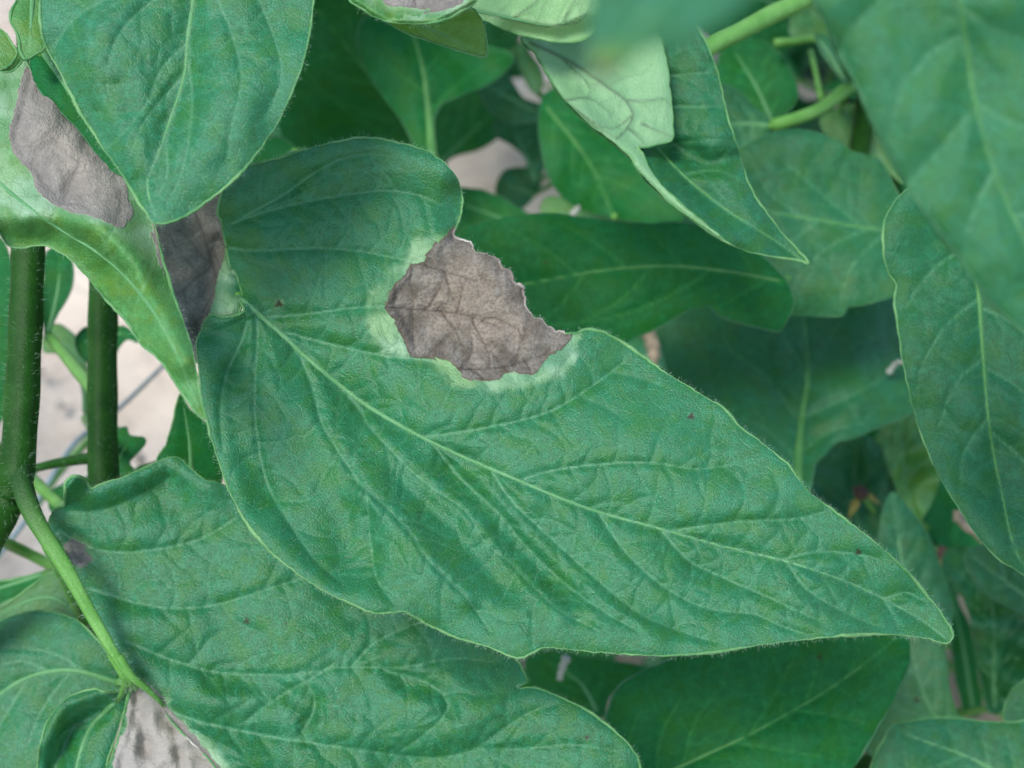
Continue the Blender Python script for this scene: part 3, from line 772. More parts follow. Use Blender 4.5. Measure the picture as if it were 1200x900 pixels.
# lower leaf on the thick stalk
F10 = [(62, 600), (76, 590), (76, 574), (80, 562), (90, 558), (99, 562), (107, 572), (120, 567), (150, 557), (180, 543), (197, 536), (210, 537), (223, 549), (240, 562), (262, 568), (320, 600), (420, 660), (520, 710), (580, 750), (604, 772), (613, 786), (617, 799), (606, 806),
       (628, 806), (658, 818), (692, 835), (720, 857), (740, 877), (750, 905), (730, 960), (660, 1010), (560, 1030), (430, 1010), (330, 970), (280, 930), (240, 885), (205, 850), (180, 815), (165, 800), (150, 795), (128, 752), (100, 705), (76, 660), (56, 625)]
leaf(pA, F10, .199, [(160, 800), (200, 842), (250, 892), (310, 945), (400, 985), (520, 1005), (640, 1000)],
     [[(70, 622), (100, 640), (140, 647), (187, 643), (233, 632), (277, 607), (300, 595)], [(105, 690), (160, 707), (200, 713), (247, 710), (293, 697), (347, 680), (390, 670)], [(148, 752), (200, 773), (247, 787), (300, 790), (350, 790), (400, 782), (467, 782), (533, 772), (580, 777)],
      [(205, 836), (235, 846), (267, 853), (317, 863), (360, 870), (450, 883), (513, 888), (560, 878), (613, 877), (673, 873), (720, 880)], [(413, 780), (440, 753), (490, 730), (520, 718)], [(300, 935), (380, 935), (470, 930), (570, 935), (680, 930)], [(80, 600), (120, 598), (165, 580), (200, 560)],
      [(350, 790), (368, 815), (365, 840), (350, 862)], [(450, 785), (500, 800), (525, 825), (510, 850), (470, 880)], [(560, 877), (590, 855), (620, 835), (650, 825)], [(390, 780), (330, 815), (280, 850)]],
     h=2.4, gy=-.0036, gx=.001, lesions=[[(160, 800), (180, 808), (202, 833), (227, 860), (252, 893), (275, 925), (235, 890), (200, 850), (165, 810)], [(78, 634), (92, 636), (104, 646), (111, 654), (106, 662), (90, 664), (79, 650)]],
     halos=[[(158, 798), (185, 806), (210, 835), (240, 866), (270, 900), (280, 930), (235, 890), (190, 840)], [(80, 632), (96, 632), (114, 648), (112, 664), (92, 667), (80, 655)]],
     spots=[(289, 728, 3.6), (335, 730, 1.5), (688, 864, 3.0)],
     bends=[([(80, 562), (107, 572), (150, 557), (197, 536), (240, 562)], .0045, 30), ([(76, 574), (90, 556)], .003, 10), ([(250, 800), (330, 806), (366, 830), (360, 858)], -.0013, 14), ([(470, 800), (520, 812), (528, 835)], -.0011, 12),
            ([(300, 815), (250, 820)], .001, 20), ([(210, 838), (330, 880), (450, 895), (600, 890)], -.0014, 24), ([(330, 750), (480, 750)], .0016, 50), ([(120, 600), (200, 590)], -.0014, 30)],
     pucker=.0010, pw=11, und=.0012, uwl=150, seed=21, hairy=1400, blade_hair=1500, pale=.45, rib_r=0, lab='wide puckered lower leaflet overlapped by the large blotched one')
# pale grey dead wedge in its lower half, left of the midrib
F13 = [(166, 802), (154, 810), (147, 830), (140, 862), (130, 890), (112, 930), (125, 980), (200, 1010), (290, 990), (300, 950), (276, 925), (250, 897), (225, 864), (200, 838), (180, 812)]
leaf(pA, F13, .2005, [(160, 806), (168, 850), (172, 900), (190, 970)], [[(190, 835), (208, 862), (212, 900), (230, 950)], [(160, 820), (150, 870), (140, 920)]], h=2.6,
     lesions=[[(158, 795), (149, 820), (147, 850), (136, 880), (132, 910), (150, 960), (250, 980), (300, 960), (290, 930), (240, 870), (190, 800)]], halos=[F13], seed=31, pale=1.0, pucker=.0007, und=.0006, uwl=50, rib_r=0, bends=[([(160, 806), (170, 880)], -.0012, 8), ([(205, 850), (213, 900)], -.0012, 7)],
     lab='papery grey-white dead leaflet half at the end of the stalk')
# small curled leaflet, and the broad ones to the left of the stalk
F12 = [(150, 806), (146, 828), (136, 862), (122, 905), (110, 960), (60, 970), (44, 930), (45, 890), (50, 860), (60, 838), (74, 822), (88, 813), (110, 808), (133, 812)]
leaf(pA, F12, .2035, [(148, 808), (130, 828), (105, 855), (90, 900), (85, 950)], [[(130, 828), (95, 830), (65, 855)], [(110, 850), (75, 860), (60, 900)]], h=3, seed=33, bends=[([(50, 870), (75, 826), (120, 812)], .004, 18), ([(65, 900), (85, 850), (120, 830)], -.003, 12)], hairy=250, lab='small cupped leaflet beside the grey-white dead one')
F11 = [(-60, 760), (-20, 738), (8, 724), (30, 718), (55, 717), (83, 723), (103, 737), (122, 760), (142, 795), (146, 815), (120, 860), (90, 930), (40, 990), (-60, 1000), (-120, 900)]
leaf(pA, F11, .214, [(140, 800), (80, 785), (20, 800), (-40, 850), (-90, 900)], [[(105, 790), (60, 765), (10, 760), (-30, 765)], [(60, 787), (20, 775), (-30, 790)], [(80, 790), (50, 830), (30, 880)], [(30, 800), (0, 850), (-10, 900)]], h=3, seed=35, pucker=.0006, hairy=300, lab='dark rounded leaflet left of the thick stalk')
F11b = [(-40, 730), (0, 713), (33, 690), (62, 671), (82, 690), (104, 724), (96, 742), (50, 745), (0, 760), (-50, 770)]
leaf(pA, F11b, .226, [(98, 726), (60, 700), (10, 715), (-40, 745)], [[(70, 700), (50, 690)], [(60, 702), (30, 730)]], h=3.4, seed=37, yel=.25, lab='pale yellowish leaflet edge behind the thick stalk')
join_stalk(pA, P(98, 726, .226), P(60, 638, .1935), .003, seed=9)
join_stalk(pA, P(140, 800, .2115), P(150, 797, .1925), .001, .0007, .0009, seed=10)
join_stalk(pA, P(-40, 100, .19), P(38, 60, .216), .004, seed=11)
FTL = [(26, -60), (22, -10), (12, 20), (20, 40), (24, 60), (30, 70), (44, 62), (52, 56), (50, 20), (56, -40)]
leaf(pA, FTL, .178, [(40, -58), (38, 0), (34, 60)], [], h=3.4, mat=M_LEAF_Y, seed=39, lab='narrow yellow-green leaflet strip beside the smooth broad one')
join_stalk(pA, P(40, -57, .18), P(40, -115, .2215), .006, seed=12)
leaf(pA, [(40, 40), (62, 46), (90, 90), (130, 150), (150, 200), (130, 200), (90, 150), (50, 110), (36, 80)], .181, [(50, 60), (90, 120), (135, 185)], [], h=4, mat=M_LEAF_D, rim=M_RIM_D, seed=28, lab='dark leaflet showing in the slit beside the grey patch')
join_stalk(pA, P(50, 60, .183), P(38, 30, .2165), .004, seed=13)
FTL2 = [(-60, 20), (-20, 24), (4, 36), (14, 52), (20, 62), (12, 76), (-10, 84), (-60, 80)]
leaf(pA, FTL2, .186, [(-58, 50), (10, 66)], [], h=4, mat=M_LEAF_Y, seed=40, yel=.3, lab='bright green leaflet tip above the grey-patched one')

# ------------------------------------------------------------------ second plant with the straight upright stem
pB = thing('tomato_plant', 'tomato plant with a bare straight dark green stem against pale soil', 'tomato plant', (-0.13, 0.16, 0.0))
sp = stalk_pts([(126, 60, .240), (124, 200, .236), (121, 340, .232), (120, 475, .229), (121, 560, .226), (122, 640, .224), (110, 800, .222)], 12)
stalk(pB, 'stem', np.vstack([sp[::6], ground_pt(-0.13, 0.16)]), .0023, .0025, M_STEM, hairs=900, world=True, sides=16, seed=41)
stalk(pB, 'leaf_stalk', [(40, 549, .233), (70, 542, .231), (104, 537, .2275), (118, 537, .226)], .0007, .0010, M_STEM, hairs=60, seed=42)
leaf(pB, [(-20, 545), (10, 540), (42, 545), (44, 552), (20, 575), (-30, 585)], .235, [(42, 549), (-20, 562)], [], h=4, mat=M_LEAF_D, rim=M_RIM_D, seed=43, lab='dark leaflet half hidden by the hairy stem')
leaf(pB, [(258, 572), (262, 520), (238, 492), (222, 478), (212, 462), (207, 472), (203, 495), (194, 522), (184, 540), (200, 560), (232, 590)], .222, [(225, 580), (222, 520), (213, 466)], [], h=3, mat=M_LEAF_D, seed=44, hairy=120, gx=.004, gy=.004, lab='dark pointed leaflet standing against pale soil')
join_stalk(pB, P(225, 580, .223), P(121, 600, .2255), .004, seed=45)
leaf(pB, [(128, 500), (140, 502), (148, 500), (152, 510), (168, 512), (171, 520), (160, 532), (152, 542), (158, 556), (146, 568), (126, 572)], .245, [(128, 555), (150, 520)], [], h=3, mat=M_LEAF_D, rim=M_RIM_D, seed=46, jag=.4, lab='small toothed dark leaflet beside the straight stem')
join_stalk(pB, P(128, 555, .245), P(121, 565, .2262), .001, seed=47)
leaf(pB, [(55, 296), (72, 290), (83, 304), (86, 325), (78, 350), (68, 368), (60, 384), (54, 398), (50, 360), (52, 320)], .262, [(56, 392), (68, 340), (70, 300)], [], h=4, mat=M_LEAF_D, rim=M_RIM_D, seed=48, lab='narrow dark leaflet between the two stems')
join_stalk(pB, P(56, 392, .262), P(120, 470, .2292), .006, seed=49)
leaf(pB, [(50, 398), (58, 384), (68, 380), (82, 388), (95, 402), (102, 425), (104, 450), (102, 500), (98, 470), (92, 440), (82, 425), (66, 414), (52, 412)], .29, [(100, 490), (95, 430), (70, 398)], [], h=4, mat=M_LEAF_Y, rim=M_RIM_D, seed=50, lab='curved bright green leaflet crossing behind the straight stem')
join_stalk(pB, P(100, 490, .29), P(121, 520, .2275), .01, seed=51)
leaf(pB, [(88, 398), (96, 386), (108, 382), (130, 384), (146, 382), (158, 392), (162, 402), (150, 398), (140, 408), (128, 425), (104, 424), (92, 414)], .27, [(120, 415), (120, 395), (150, 390)], [], h=4, mat=M_LEAF_D, rim=M_RIM_D, seed=52, lab='small dark leaflet wrapped behind the straight stem')
join_stalk(pB, P(120, 415, .27), P(121, 430, .2302), .004, seed=53)
leaf(pB, [(-70, 280), (-20, 272), (4, 282), (14, 320), (16, 380), (12, 440), (4, 490), (-20, 500), (-70, 470)], .25, [(-40, 490), (-20, 380), (-10, 290)], [], h=4, mat=M_LEAF_D, rim=M_RIM_D, seed=54, lab='dark leaflet left of the hairy stem')
join_stalk(pB, P(-40, 489, .25), P(122, 640, .224), .03, seed=55)
leaf(pB, [(-60, 690), (-10, 682), (30, 676), (60, 668), (40, 690), (10, 704), (-50, 726)], .245, [(55, 672), (-40, 702)], [], h=4, mat=M_LEAF_D, seed=56, lab='dark leaflet edge over the strip of soil')
join_stalk(pB, P(55, 672, .245), P(118, 700, .2235), .002, seed=57)
leaf(pB, [(-40, 585), (0, 575), (16, 586), (20, 600), (14, 620), (2, 636), (-40, 650)], .225, [(-30, 618), (12, 595)], [], h=4, mat=M_LEAF_Y, rim=M_RIM_D, seed=58, lab='green leaflet behind the stem fork')
join_stalk(pB, P(-30, 618, .225), P(118, 690, .2235), .03, seed=59)
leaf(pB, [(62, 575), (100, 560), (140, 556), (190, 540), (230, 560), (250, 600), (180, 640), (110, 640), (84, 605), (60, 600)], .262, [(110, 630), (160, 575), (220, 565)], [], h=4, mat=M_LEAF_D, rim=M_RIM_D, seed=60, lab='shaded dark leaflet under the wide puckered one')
join_stalk(pB, P(110, 630, .262), P(122, 640, .224), .004, seed=61)

# ------------------------------------------------------------------ right-hand plant, large out-of-focus leaflets
pC = thing('tomato_plant', 'tomato plant with very large smooth blurred leaflets, taller than its neighbours', 'tomato plant', (0.30, 0.16, 0.0))
stemC = [ground_pt(.30, .16), np.array([.285, .15, .14]), np.array([.265, .13, .28]), np.array([.235, .12, .40]), np.array([.20, .11, .50])]
stalk(pC, 'stem', stemC, .0045, .003, M_STEM, world=True, sides=14, seed=62)
F2 = [(930, -120), (942, -50), (955, 0), (970, 32), (985, 62), (1010, 112), (1035, 165), (1060, 213), (1090, 255), (1120, 296), (1150, 338), (1176, 368), (1210, 395), (1260, 440), (1320, 470), (1360, 420), (1400, 300), (1400, 120), (1360, -60), (1280, -180), (1150, -240), (1020, -200)]
leaf(pC, F2, .116, [(1105, -230), (1118, -100), (1126, 0), (1136, 80), (1143, 120), (1165, 200), (1205, 290), (1260, 380), (1315, 462)],
     [[(1143, 120), (1175, 140), (1230, 160), (1300, 190)], [(1143, 125), (1110, 165), (1085, 195), (1065, 215)], [(1130, 40), (1095, 60), (1060, 100), (1045, 150)], [(1165, 200), (1145, 240), (1130, 290)], [(1128, 10), (1180, 40), (1260, 60)], [(1122, -60), (1070, -30), (1010, 20), (985, 55)], [(1185, 250), (1240, 260), (1320, 300)]],
     h=5, pucker=.0007, pw=24, und=.0006, uwl=150, seed=63, rim_r=.0003, rib_r=.00022, gy=.0015, tert=False, mat=M_LEAF, rim=M_RIM_D, rib=M_RIB_D, edgecurl=.0008, curlw=16, lab='huge out-of-focus bluish green leaflet in front of its neighbours')
F3 = [(1075, 215), (1056, 228), (1044, 242), (1036, 262), (1035, 290), (1040, 318), (1050, 334), (1048, 350), (1051, 375), (1056, 412), (1066, 462), (1080, 512), (1100, 556), (1130, 606), (1160, 646), (1190, 668), (1225, 690), (1270, 690), (1300, 640), (1330, 540), (1330, 400), (1290, 280), (1220, 210), (1140, 190)]
leaf(pC, F3, .208, [(1142, 215), (1143, 300), (1147, 350), (1152, 420), (1159, 500), (1174, 580), (1192, 650), (1230, 688)],
     [[(1143, 290), (1115, 300), (1085, 325), (1062, 360)], [(1147, 350), (1110, 380), (1085, 420), (1075, 455)], [(1152, 420), (1120, 450), (1100, 500)], [(1158, 490), (1130, 530), (1125, 580)], [(1148, 360), (1190, 380), (1240, 430)], [(1153, 430), (1200, 460), (1250, 520)], [(1160, 505), (1200, 540), (1250, 600)]],
     h=3.4, gy=-.003, pucker=.0007, und=.0012, uwl=140, seed=65, mat=M_LEAF_M, rim=M_RIM, rib=M_RIB_D, hairy=200, lab='tall bluish green leaflet hanging below the huge blurred one')
join_stalk(pC, P(1105, -228, .122), stemC[4] * .9 + stemC[3] * .1, .0, .0012, .0016, seed=66)
join_stalk(pC, P(1142, 216, .215), stemC[2] * .5 + stemC[3] * .5, .01, .0010, .0014, seed=67)
F1 = [(690, -70), (692, -20), (694, 30), (692, 62), (697, 84), (708, 92), (722, 82), (740, 66), (768, 52), (805, 44), (845, 26), (890, -20), (900, -90), (800, -130)]
leaf(pC, F1, .060, [(850, -110), (800, -30), (750, 30), (706, 88)], [[(800, -30), (790, 10), (775, 40)], [(770, 8), (730, 0), (705, 10)]], h=5, mat=M_LEAF, rim=M_RIM_D, seed=68, pucker=.0003, und=.0003, uwl=120, tert=False, rim_r=.0001, rib_r=.00025, gy=-.0035,
     yel=lambda X, Y: np.clip((Y - 45) / 30, 0, .95), lesions=[[(698, 78), (714, 74), (722, 90), (700, 100)]], lab='extremely blurred leaflet tip with a yellow end hanging close to the lens')
join_stalk(pC, P(850, -108, .061), stemC[4], -.01, .0006, .0013, seed=69)

# ------------------------------------------------------------------ plant at the top with the folded pale leaf
pD = thing('tomato_plant', 'tomato plant with a folded leaflet showing its pale veined underside', 'tomato plant', (0.05, 0.28, 0.0))
stemD = np.array([P(960, -20, .262), P(900, 18, .252), P(830, 52, .246), P(800, 80, .25)])
nodeD = P(960, -20, .262)
stalk(pD, 'stem', np.vstack([ground_pt(.05, .28), [.075, .30, .12], [.10, .30, .22], nodeD + [0.004, 0, .0], nodeD + [.02, -.01, .05]]), .0035, .0025, M_STEM, world=True, seed=70)
stalk(pD, 'leaf_stalk', [(975, -28, .2615), (945, -2, .252), (905, 17, .246), (865, 38, .240), (830, 56, .236), (790, 90, .23)], .0017, .0015, M_STALK, hairs=60, seed=71)
F4 = [(612, 44), (626, 62), (640, 86), (656, 112), (688, 145), (718, 168), (738, 185), (750, 204), (775, 230), (800, 251), (830, 271), (862, 289), (900, 300), (935, 305), (948, 310), (944, 303), (930, 288), (905, 258), (880, 220), (864, 172), (851, 130), (845, 100), (834, 64), (820, 36), (790, -10), (720, -40), (650, -20)]
f4, _ = leaf(pD, F4, .212, [(640, 20), (720, 110), (790, 195), (850, 245), (905, 280), (955, 315)], [[(700, 90), (760, 90), (830, 85)], [(730, 125), (790, 125), (845, 125)], [(770, 172), (820, 165), (858, 165)], [(800, 205), (840, 200), (875, 215)], [(640, 40), (655, 80), (680, 120)]],
     h=3.0, mat=M_LEAF_M, seed=72, gy=-.003, pucker=.0009, pw=9, und=.0008, uwl=90, bends=[([(790, 178), (830, 190), (868, 186)], -.003, 14), ([(640, 90), (740, 190), (850, 285)], .0035, 16)], rim=M_RIM, rib=M_RIB_D, rib_r=.0003,
     lab='folded leaflet with dark green face and pale underside turned out')
FLAP = [(612, 44), (627, 62), (641, 86), (657, 111), (689, 144), (719, 166), (738, 183), (748, 199), (775, 228), (800, 249), (830, 269), (850, 282), (846, 277), (818, 256), (790, 231), (764, 203), (752, 178), (747, 174), (760, 172), (775, 168), (788, 164), (789, 150), (787, 118), (784, 92), (779, 62), (772, 40), (750, 10), (700, 30), (660, 42)]
leaf(pD, FLAP, .2062, [(622, 50), (660, 68), (690, 86), (712, 102), (733, 118), (742, 135), (735, 150), (722, 163)], [[(742, 135), (720, 150), (700, 146)], [(736, 118), (760, 118), (776, 115), (786, 124)], [(752, 145), (770, 153), (788, 160)], [(662, 118), (690, 115), (714, 132)], [(660, 70), (690, 100), (688, 118)], [(735, 150), (748, 160), (755, 170)], [(665, 122), (700, 146), (722, 163), (735, 150)]],
     h=2.6, flip=True, level=f4, name='turned_up_underside', lab='pale underside with dark veins, folded over the dark face', seed=73, gy=-.003, mat=M_LEAF, pucker=-.0005, pw=8, und=.0006, uwl=80, rib_r=0, rim_r=.00016, tert=True, bends=[([(612, 44), (640, 88), (738, 185), (850, 283)], .0022, 16)],
     )
F4U = [(545, 14), (572, 26), (600, 38), (628, 45), (655, 50), (685, 46), (702, 30), (708, 5), (700, -40), (640, -70), (570, -50), (540, -10)]
leaf(pD, F4U, .199, [(545, 10), (600, 22), (650, 30), (690, 15)], [[(600, 22), (630, 0), (650, -30)], [(650, 30), (680, 24), (695, 0)], [(660, 28), (670, 5), (690, -15)]], h=2.8, flip=True, mat=M_LEAF_Y, seed=74, pucker=-.0006, pw=9, bends=[([(600, 38), (655, 48), (700, 35)], -.003, 14)], rib_r=.0003, hairy=120, lab='pale crinkled leaflet underside above the folded one')
join_stalk(pD, P(640, 18, .214), P(800, 85, .232), .012, seed=75)
join_stalk(pD, P(600, -40, .20), nodeD, .03, seed=76)
F5A = [(408, -10), (425, 10), (440, 20), (462, 26), (490, 28), (515, 24), (540, 13), (560, -2), (572, -40), (520, -90), (440, -80)]
leaf(pD, F5A, .170, [(490, -85), (488, -30), (485, 24)], [[(488, -30), (450, -10), (430, 8)], [(488, -20), (520, 0), (545, 5)]], h=2.6, mat=M_LEAF_Y, seed=77, gy=-.003, lesions=[[(440, -60), (445, -5), (455, 8), (478, 10), (500, 13), (520, 10), (540, 2), (548, -20), (540, -60)]],
     halos=[[(425, -60), (428, -5), (445, 14), (478, 20), (510, 19), (545, 6), (560, -20), (545, -70)]], bends=[([(415, 0), (455, 24), (510, 24), (555, 0)], .003, 10)], hairy=250, rim_r=.0003, rib_r=0, pale=.3, lab='cupped leaflet with a grey patch and bright green lip at the top edge')
F5B = [(415, 2), (440, 18), (470, 36), (500, 47), (530, 57), (550, 63), (567, 67), (571, 60), (568, 35), (562, 18), (545, 8), (490, 18), (445, 12)]
leaf(pD, F5B, .178, [(445, 14), (500, 32), (565, 62)], [[(480, 25), (505, 44)], [(510, 34), (545, 58)], [(500, 32), (550, 25)]], h=2.8, mat=M_LEAF_Y, seed=78, flip=False, gy=.006, yel=.35, rib_r=.0002, und=.0006, bends=[([(415, 2), (490, 20), (560, 10)], .002, 10)], lab='yellow-green leaflet below the cupped one')
join_stalk(pD, P(490, -83, .175), nodeD, .03, seed=79)
join_stalk(pD, P(446, 14, .1785), P(490, -83, .176), .004, .0007, .0008, seed=80)

# ------------------------------------------------------------------ plants behind
pE = thing('tomato_plant', 'tomato plant with broad overlapping dark leaflets behind the large blotched leaflet', 'tomato plant', (0.11, 0.20, 0.0))
nodeE = P(905, 640, .345)
nodeE2 = P(1020, 85, .305)
stalk(pE, 'stem', [ground_pt(.11, .20), np.array([.108, .205, .06]), nodeE, P(930, 560, .33), P(985, 300, .32), nodeE2, P(1030, -60, .29)], .0035, .002, M_STEM, world=True, seed=81)
B1 = [(480, 290), (540, 268), (580, 257), (640, 250), (700, 257), (750, 262), (810, 262), (870, 285), (915, 320), (930, 350), (921, 378), (912, 388), (880, 382), (845, 371), (827, 358), (800, 367), (772, 384), (728, 404), (690, 430), (600, 440), (520, 400), (480, 350)]
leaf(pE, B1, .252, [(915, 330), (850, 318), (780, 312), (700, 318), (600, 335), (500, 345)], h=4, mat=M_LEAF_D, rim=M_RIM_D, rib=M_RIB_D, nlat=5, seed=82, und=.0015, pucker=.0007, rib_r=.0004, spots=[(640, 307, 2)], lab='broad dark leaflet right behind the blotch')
join_stalk(pE, P(908, 334, .2575), P(985, 300, .32), .004, seed=83)
B2 = [(800, 260), (820, 215), (850, 185), (887, 163), (910, 154), (943, 152), (980, 163), (998, 176), (1030, 187), (1040, 203), (1055, 232), (1090, 280), (1085, 330), (1047, 347), (1013, 357), (994, 360), (986, 370), (953, 370), (912, 368), (870, 360), (820, 330)]
leaf(pE, B2, .272, [(1080, 275), (1020, 268), (940, 255), (870, 245), (810, 255)], [[(1020, 268), (970, 290), (930, 330)], [(960, 258), (930, 280), (880, 310)], [(1010, 266), (960, 225), (920, 190)], [(940, 255), (900, 225), (880, 195)], [(1040, 270), (1000, 310), (985, 350)]], h=4, mat=M_LEAF_M, rim=M_RIM_D, rib=M_RIB_D, seed=84, und=.0018, rib_r=.0003, lab='scalloped green leaflet above the broad dark ones')
join_stalk(pE, P(1078, 275, .272), P(985, 300, .32), .008, seed=85)
B3 = [(772, 372), (776, 410), (790, 450), (830, 500), (870, 540), (910, 575), (945, 580), (955, 545), (968, 531), (982, 518), (1002, 513), (1035, 498), (1071, 482), (1110, 440), (1110, 380), (1060, 340), (1000, 330), (900, 330), (820, 340)]
leaf(pE, B3, .300, [(934, 580), (936, 530), (941, 480), (947, 440), (943, 390), (940, 345)], [[(940, 500), (905, 450), (870, 420), (840, 405)], [(940, 490), (985, 470), (1040, 440), (1075, 410)], [(945, 445), (930, 410), (912, 380)], [(946, 440), (970, 400), (990, 370)], [(936, 540), (900, 505), (870, 490)], [(937, 530), (975, 505), (1020, 495)]], h=4, mat=M_LEAF_M, rim=M_RIM_D, rib=M_RIB_D, rib_r=.0012, seed=86, und=.0022, pucker=.001, gy=-.013, lab='dark leaflet with a thick pale midrib over the leaf gap')
join_stalk(pE, P(934, 579, .295), nodeE, .004, .0012, .0014, seed=87)
stalk(pE, 'leaf_stalk', [(905, 147, .292), (930, 140, .292), (960, 128, .295), (992, 104, .300), (1018, 84, .304)], .0013, .0015, M_STALK, seed=88)
stalk(pE, 'leaf_stalk', [(908, 50, .31), (935, 48, .312), (960, 46, .314), (1015, 60, .304)], .0009, .0010, M_STALK, seed=89)
stalk(pE, 'leaf_stalk', [(950, 60, .322), (956, 85, .312), (962, 115, .298)], .0006, .0007, M_STALK, seed=90)
leaf(pE, [(845, 60), (880, 45), (905, 55), (925, 80), (935, 110), (925, 130), (905, 145), (885, 140), (860, 120), (840, 100)], .315, [(905, 142), (885, 100), (860, 60)], h=5, mat=M_LEAF_D, rim=M_RIM_D, nlat=4, seed=91, tert=False, lab='dark leaflet below the light green stalk')
join_stalk(pE, P(905, 142, .314), P(906, 147, .2925), .001, .0008, .001, seed=92)
leaf(pE, [(830, 110), (855, 100), (875, 118), (890, 130), (905, 147), (900, 165), (880, 180), (850, 190), (830, 170)], .296, [(903, 148), (870, 145), (835, 150)], h=5, mat=M_LEAF_M, rim=M_RIM_D, nlat=4, seed=93, tert=False, lab='small leaflet at the end of the bent stalk')
leaf(pE, [(955, 40), (975, 45), (990, 60), (998, 85), (990, 100), (975, 80), (962, 62)], .300, [(992, 96), (960, 45)], [], h=5, mat=M_LEAF_M, rim=M_RIM_D, seed=94, tert=False, lab='narrow leaflet behind the huge blurred one')
leaf(pE, [(930, 10), (960, -20), (1000, -20), (1010, 30), (985, 45), (950, 45), (925, 40)], .335, [(1000, 40), (950, 15)], [], h=5, mat=M_LEAF_Y, rim=M_RIM_D, seed=95, tert=False, lab='bright green leaflet seen through the stalk gap')
leaf(pE, [(960, 140), (985, 125), (1010, 125), (1040, 170), (1060, 215), (1030, 195), (1000, 180), (975, 165)], .318, [(985, 128), (1050, 205)], [], h=5, mat=M_LEAF_Y, rim=M_RIM_D, seed=96, tert=False, lab='bright green leaflet under the bent stalk')
for k, (a, b) in enumerate([((992, 96, .300), (1018, 84, .304)), ((1000, 40, .335), (1024, 20, .298)), ((985, 128, .318), (992, 104, .300)), ((903, 148, .296), (906, 147, .2925))]):
    join_stalk(pE, P(*a), P(*b), .001, .0006, .0008, seed=97 + k)

leaf(pE, [(790, -60), (860, -80), (940, -60), (965, 0), (940, 50), (880, 60), (820, 30)], .345, [(955, 20), (880, -5), (800, -30)], h=5, mat=M_LEAF_D, rim=M_RIM_D, nlat=4, seed=99, tert=False, lab='dark leaflet behind the light green stalk')
join_stalk(pE, P(955, 20, .345), P(1026, 0, .30), .004, .0006, .0008, seed=98)
pF = thing('tomato_plant', 'low tomato plant below the pointed tip of the large blotched leaflet', 'tomato plant', (0.14, 0.12, 0.0))
nodeF = P(1010, 960, .32)
stalk(pF, 'stem', [ground_pt(.14, .12), np.array([.13, .125, .05]), nodeF, P(1060, 850, .40), P(1110, 640, .41)], .003, .0015, M_STEM, world=True, seed=101)
B4 = [(640, 930), (690, 880), (708, 845), (722, 808), (745, 790), (780, 775), (850, 745), (950, 725), (1030, 730), (1062, 745), (1066, 775), (1050, 815), (1030, 850), (1000, 900), (960, 960), (860, 1000), (740, 990)]
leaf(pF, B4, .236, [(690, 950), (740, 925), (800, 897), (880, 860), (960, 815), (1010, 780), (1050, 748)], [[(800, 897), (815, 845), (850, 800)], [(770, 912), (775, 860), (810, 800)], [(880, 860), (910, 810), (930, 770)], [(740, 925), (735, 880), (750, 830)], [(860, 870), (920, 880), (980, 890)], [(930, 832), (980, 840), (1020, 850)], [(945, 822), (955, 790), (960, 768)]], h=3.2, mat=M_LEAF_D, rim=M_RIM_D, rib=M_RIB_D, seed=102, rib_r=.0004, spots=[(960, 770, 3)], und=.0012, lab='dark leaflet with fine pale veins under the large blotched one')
join_stalk(pF, P(692, 949, .235), nodeF, .02, seed=103)
leaf(pF, [(1040, 740), (1095, 745), (1108, 770), (1112, 805), (1122, 838), (1130, 870), (1080, 880), (1030, 890), (1010, 860), (1040, 800)], .27, [(1120, 870), (1085, 820), (1065, 750)], h=4, mat=M_LEAF_M, rim=M_RIM_D, seed=104, nlat=4, yel=.15, spots=[(1075, 820, 4)], lab='pale green leaflet past the pointed tip')
leaf(pF, [(1040, 858), (1070, 845), (1110, 840), (1150, 845), (1190, 846), (1240, 842), (1280, 900), (1240, 980), (1100, 980), (1020, 930)], .245, [(1240, 970), (1160, 900), (1060, 860)], h=4, mat=M_LEAF_M, rim=M_RIM, seed=105, nlat=4, lab='green leaflet in the low corner beyond the pointed tip')
leaf(pF, [(1176, 838), (1182, 815), (1195, 800), (1230, 785), (1280, 800), (1280, 850), (1220, 860), (1185, 852)], .255, [(1270, 840), (1190, 830)], h=4, mat=M_LEAF_M, rim=M_RIM, seed=106, nlat=3, lab='rounded leaflet edge beside the crinkled leaf')
leaf(pF, [(1105, 650), (1130, 640), (1150, 655), (1170, 650), (1200, 665), (1240, 700), (1250, 780), (1210, 800), (1180, 830), (1160, 835), (1150, 800), (1140, 740), (1128, 700), (1110, 690)], .33, [(1165, 830), (1165, 760), (1160, 690), (1140, 650)], h=3.4, mat=M_LEAF_M, rim=M_RIM_D, seed=107, nlat=5, pucker=.003, pw=14, und=.004, uwl=70, lab='crinkled bluish leaflet beyond the pointed tip')
leaf(pF, [(1100, 640), (1112, 660), (1122, 700), (1138, 740), (1148, 800), (1150, 835), (1130, 835), (1118, 780), (1110, 730), (1095, 690)], .36, [(1140, 830), (1125, 740), (1105, 660)], h=4, mat=M_LEAF_D, rim=M_RIM_D, seed=108, nlat=4, lab='narrow dark leaflet beside the crinkled one')
leaf(pF, [(1028, 640), (1034, 600), (1045, 577), (1060, 590), (1082, 618), (1098, 650), (1110, 690), (1115, 730), (1090, 760), (1040, 730), (1015, 690)], .30, [(1075, 755), (1060, 680), (1046, 582)], h=4, mat=M_LEAF_M, rim=M_RIM_D, seed=109, nlat=4, lab='upright pointed leaflet in the leaf gap')
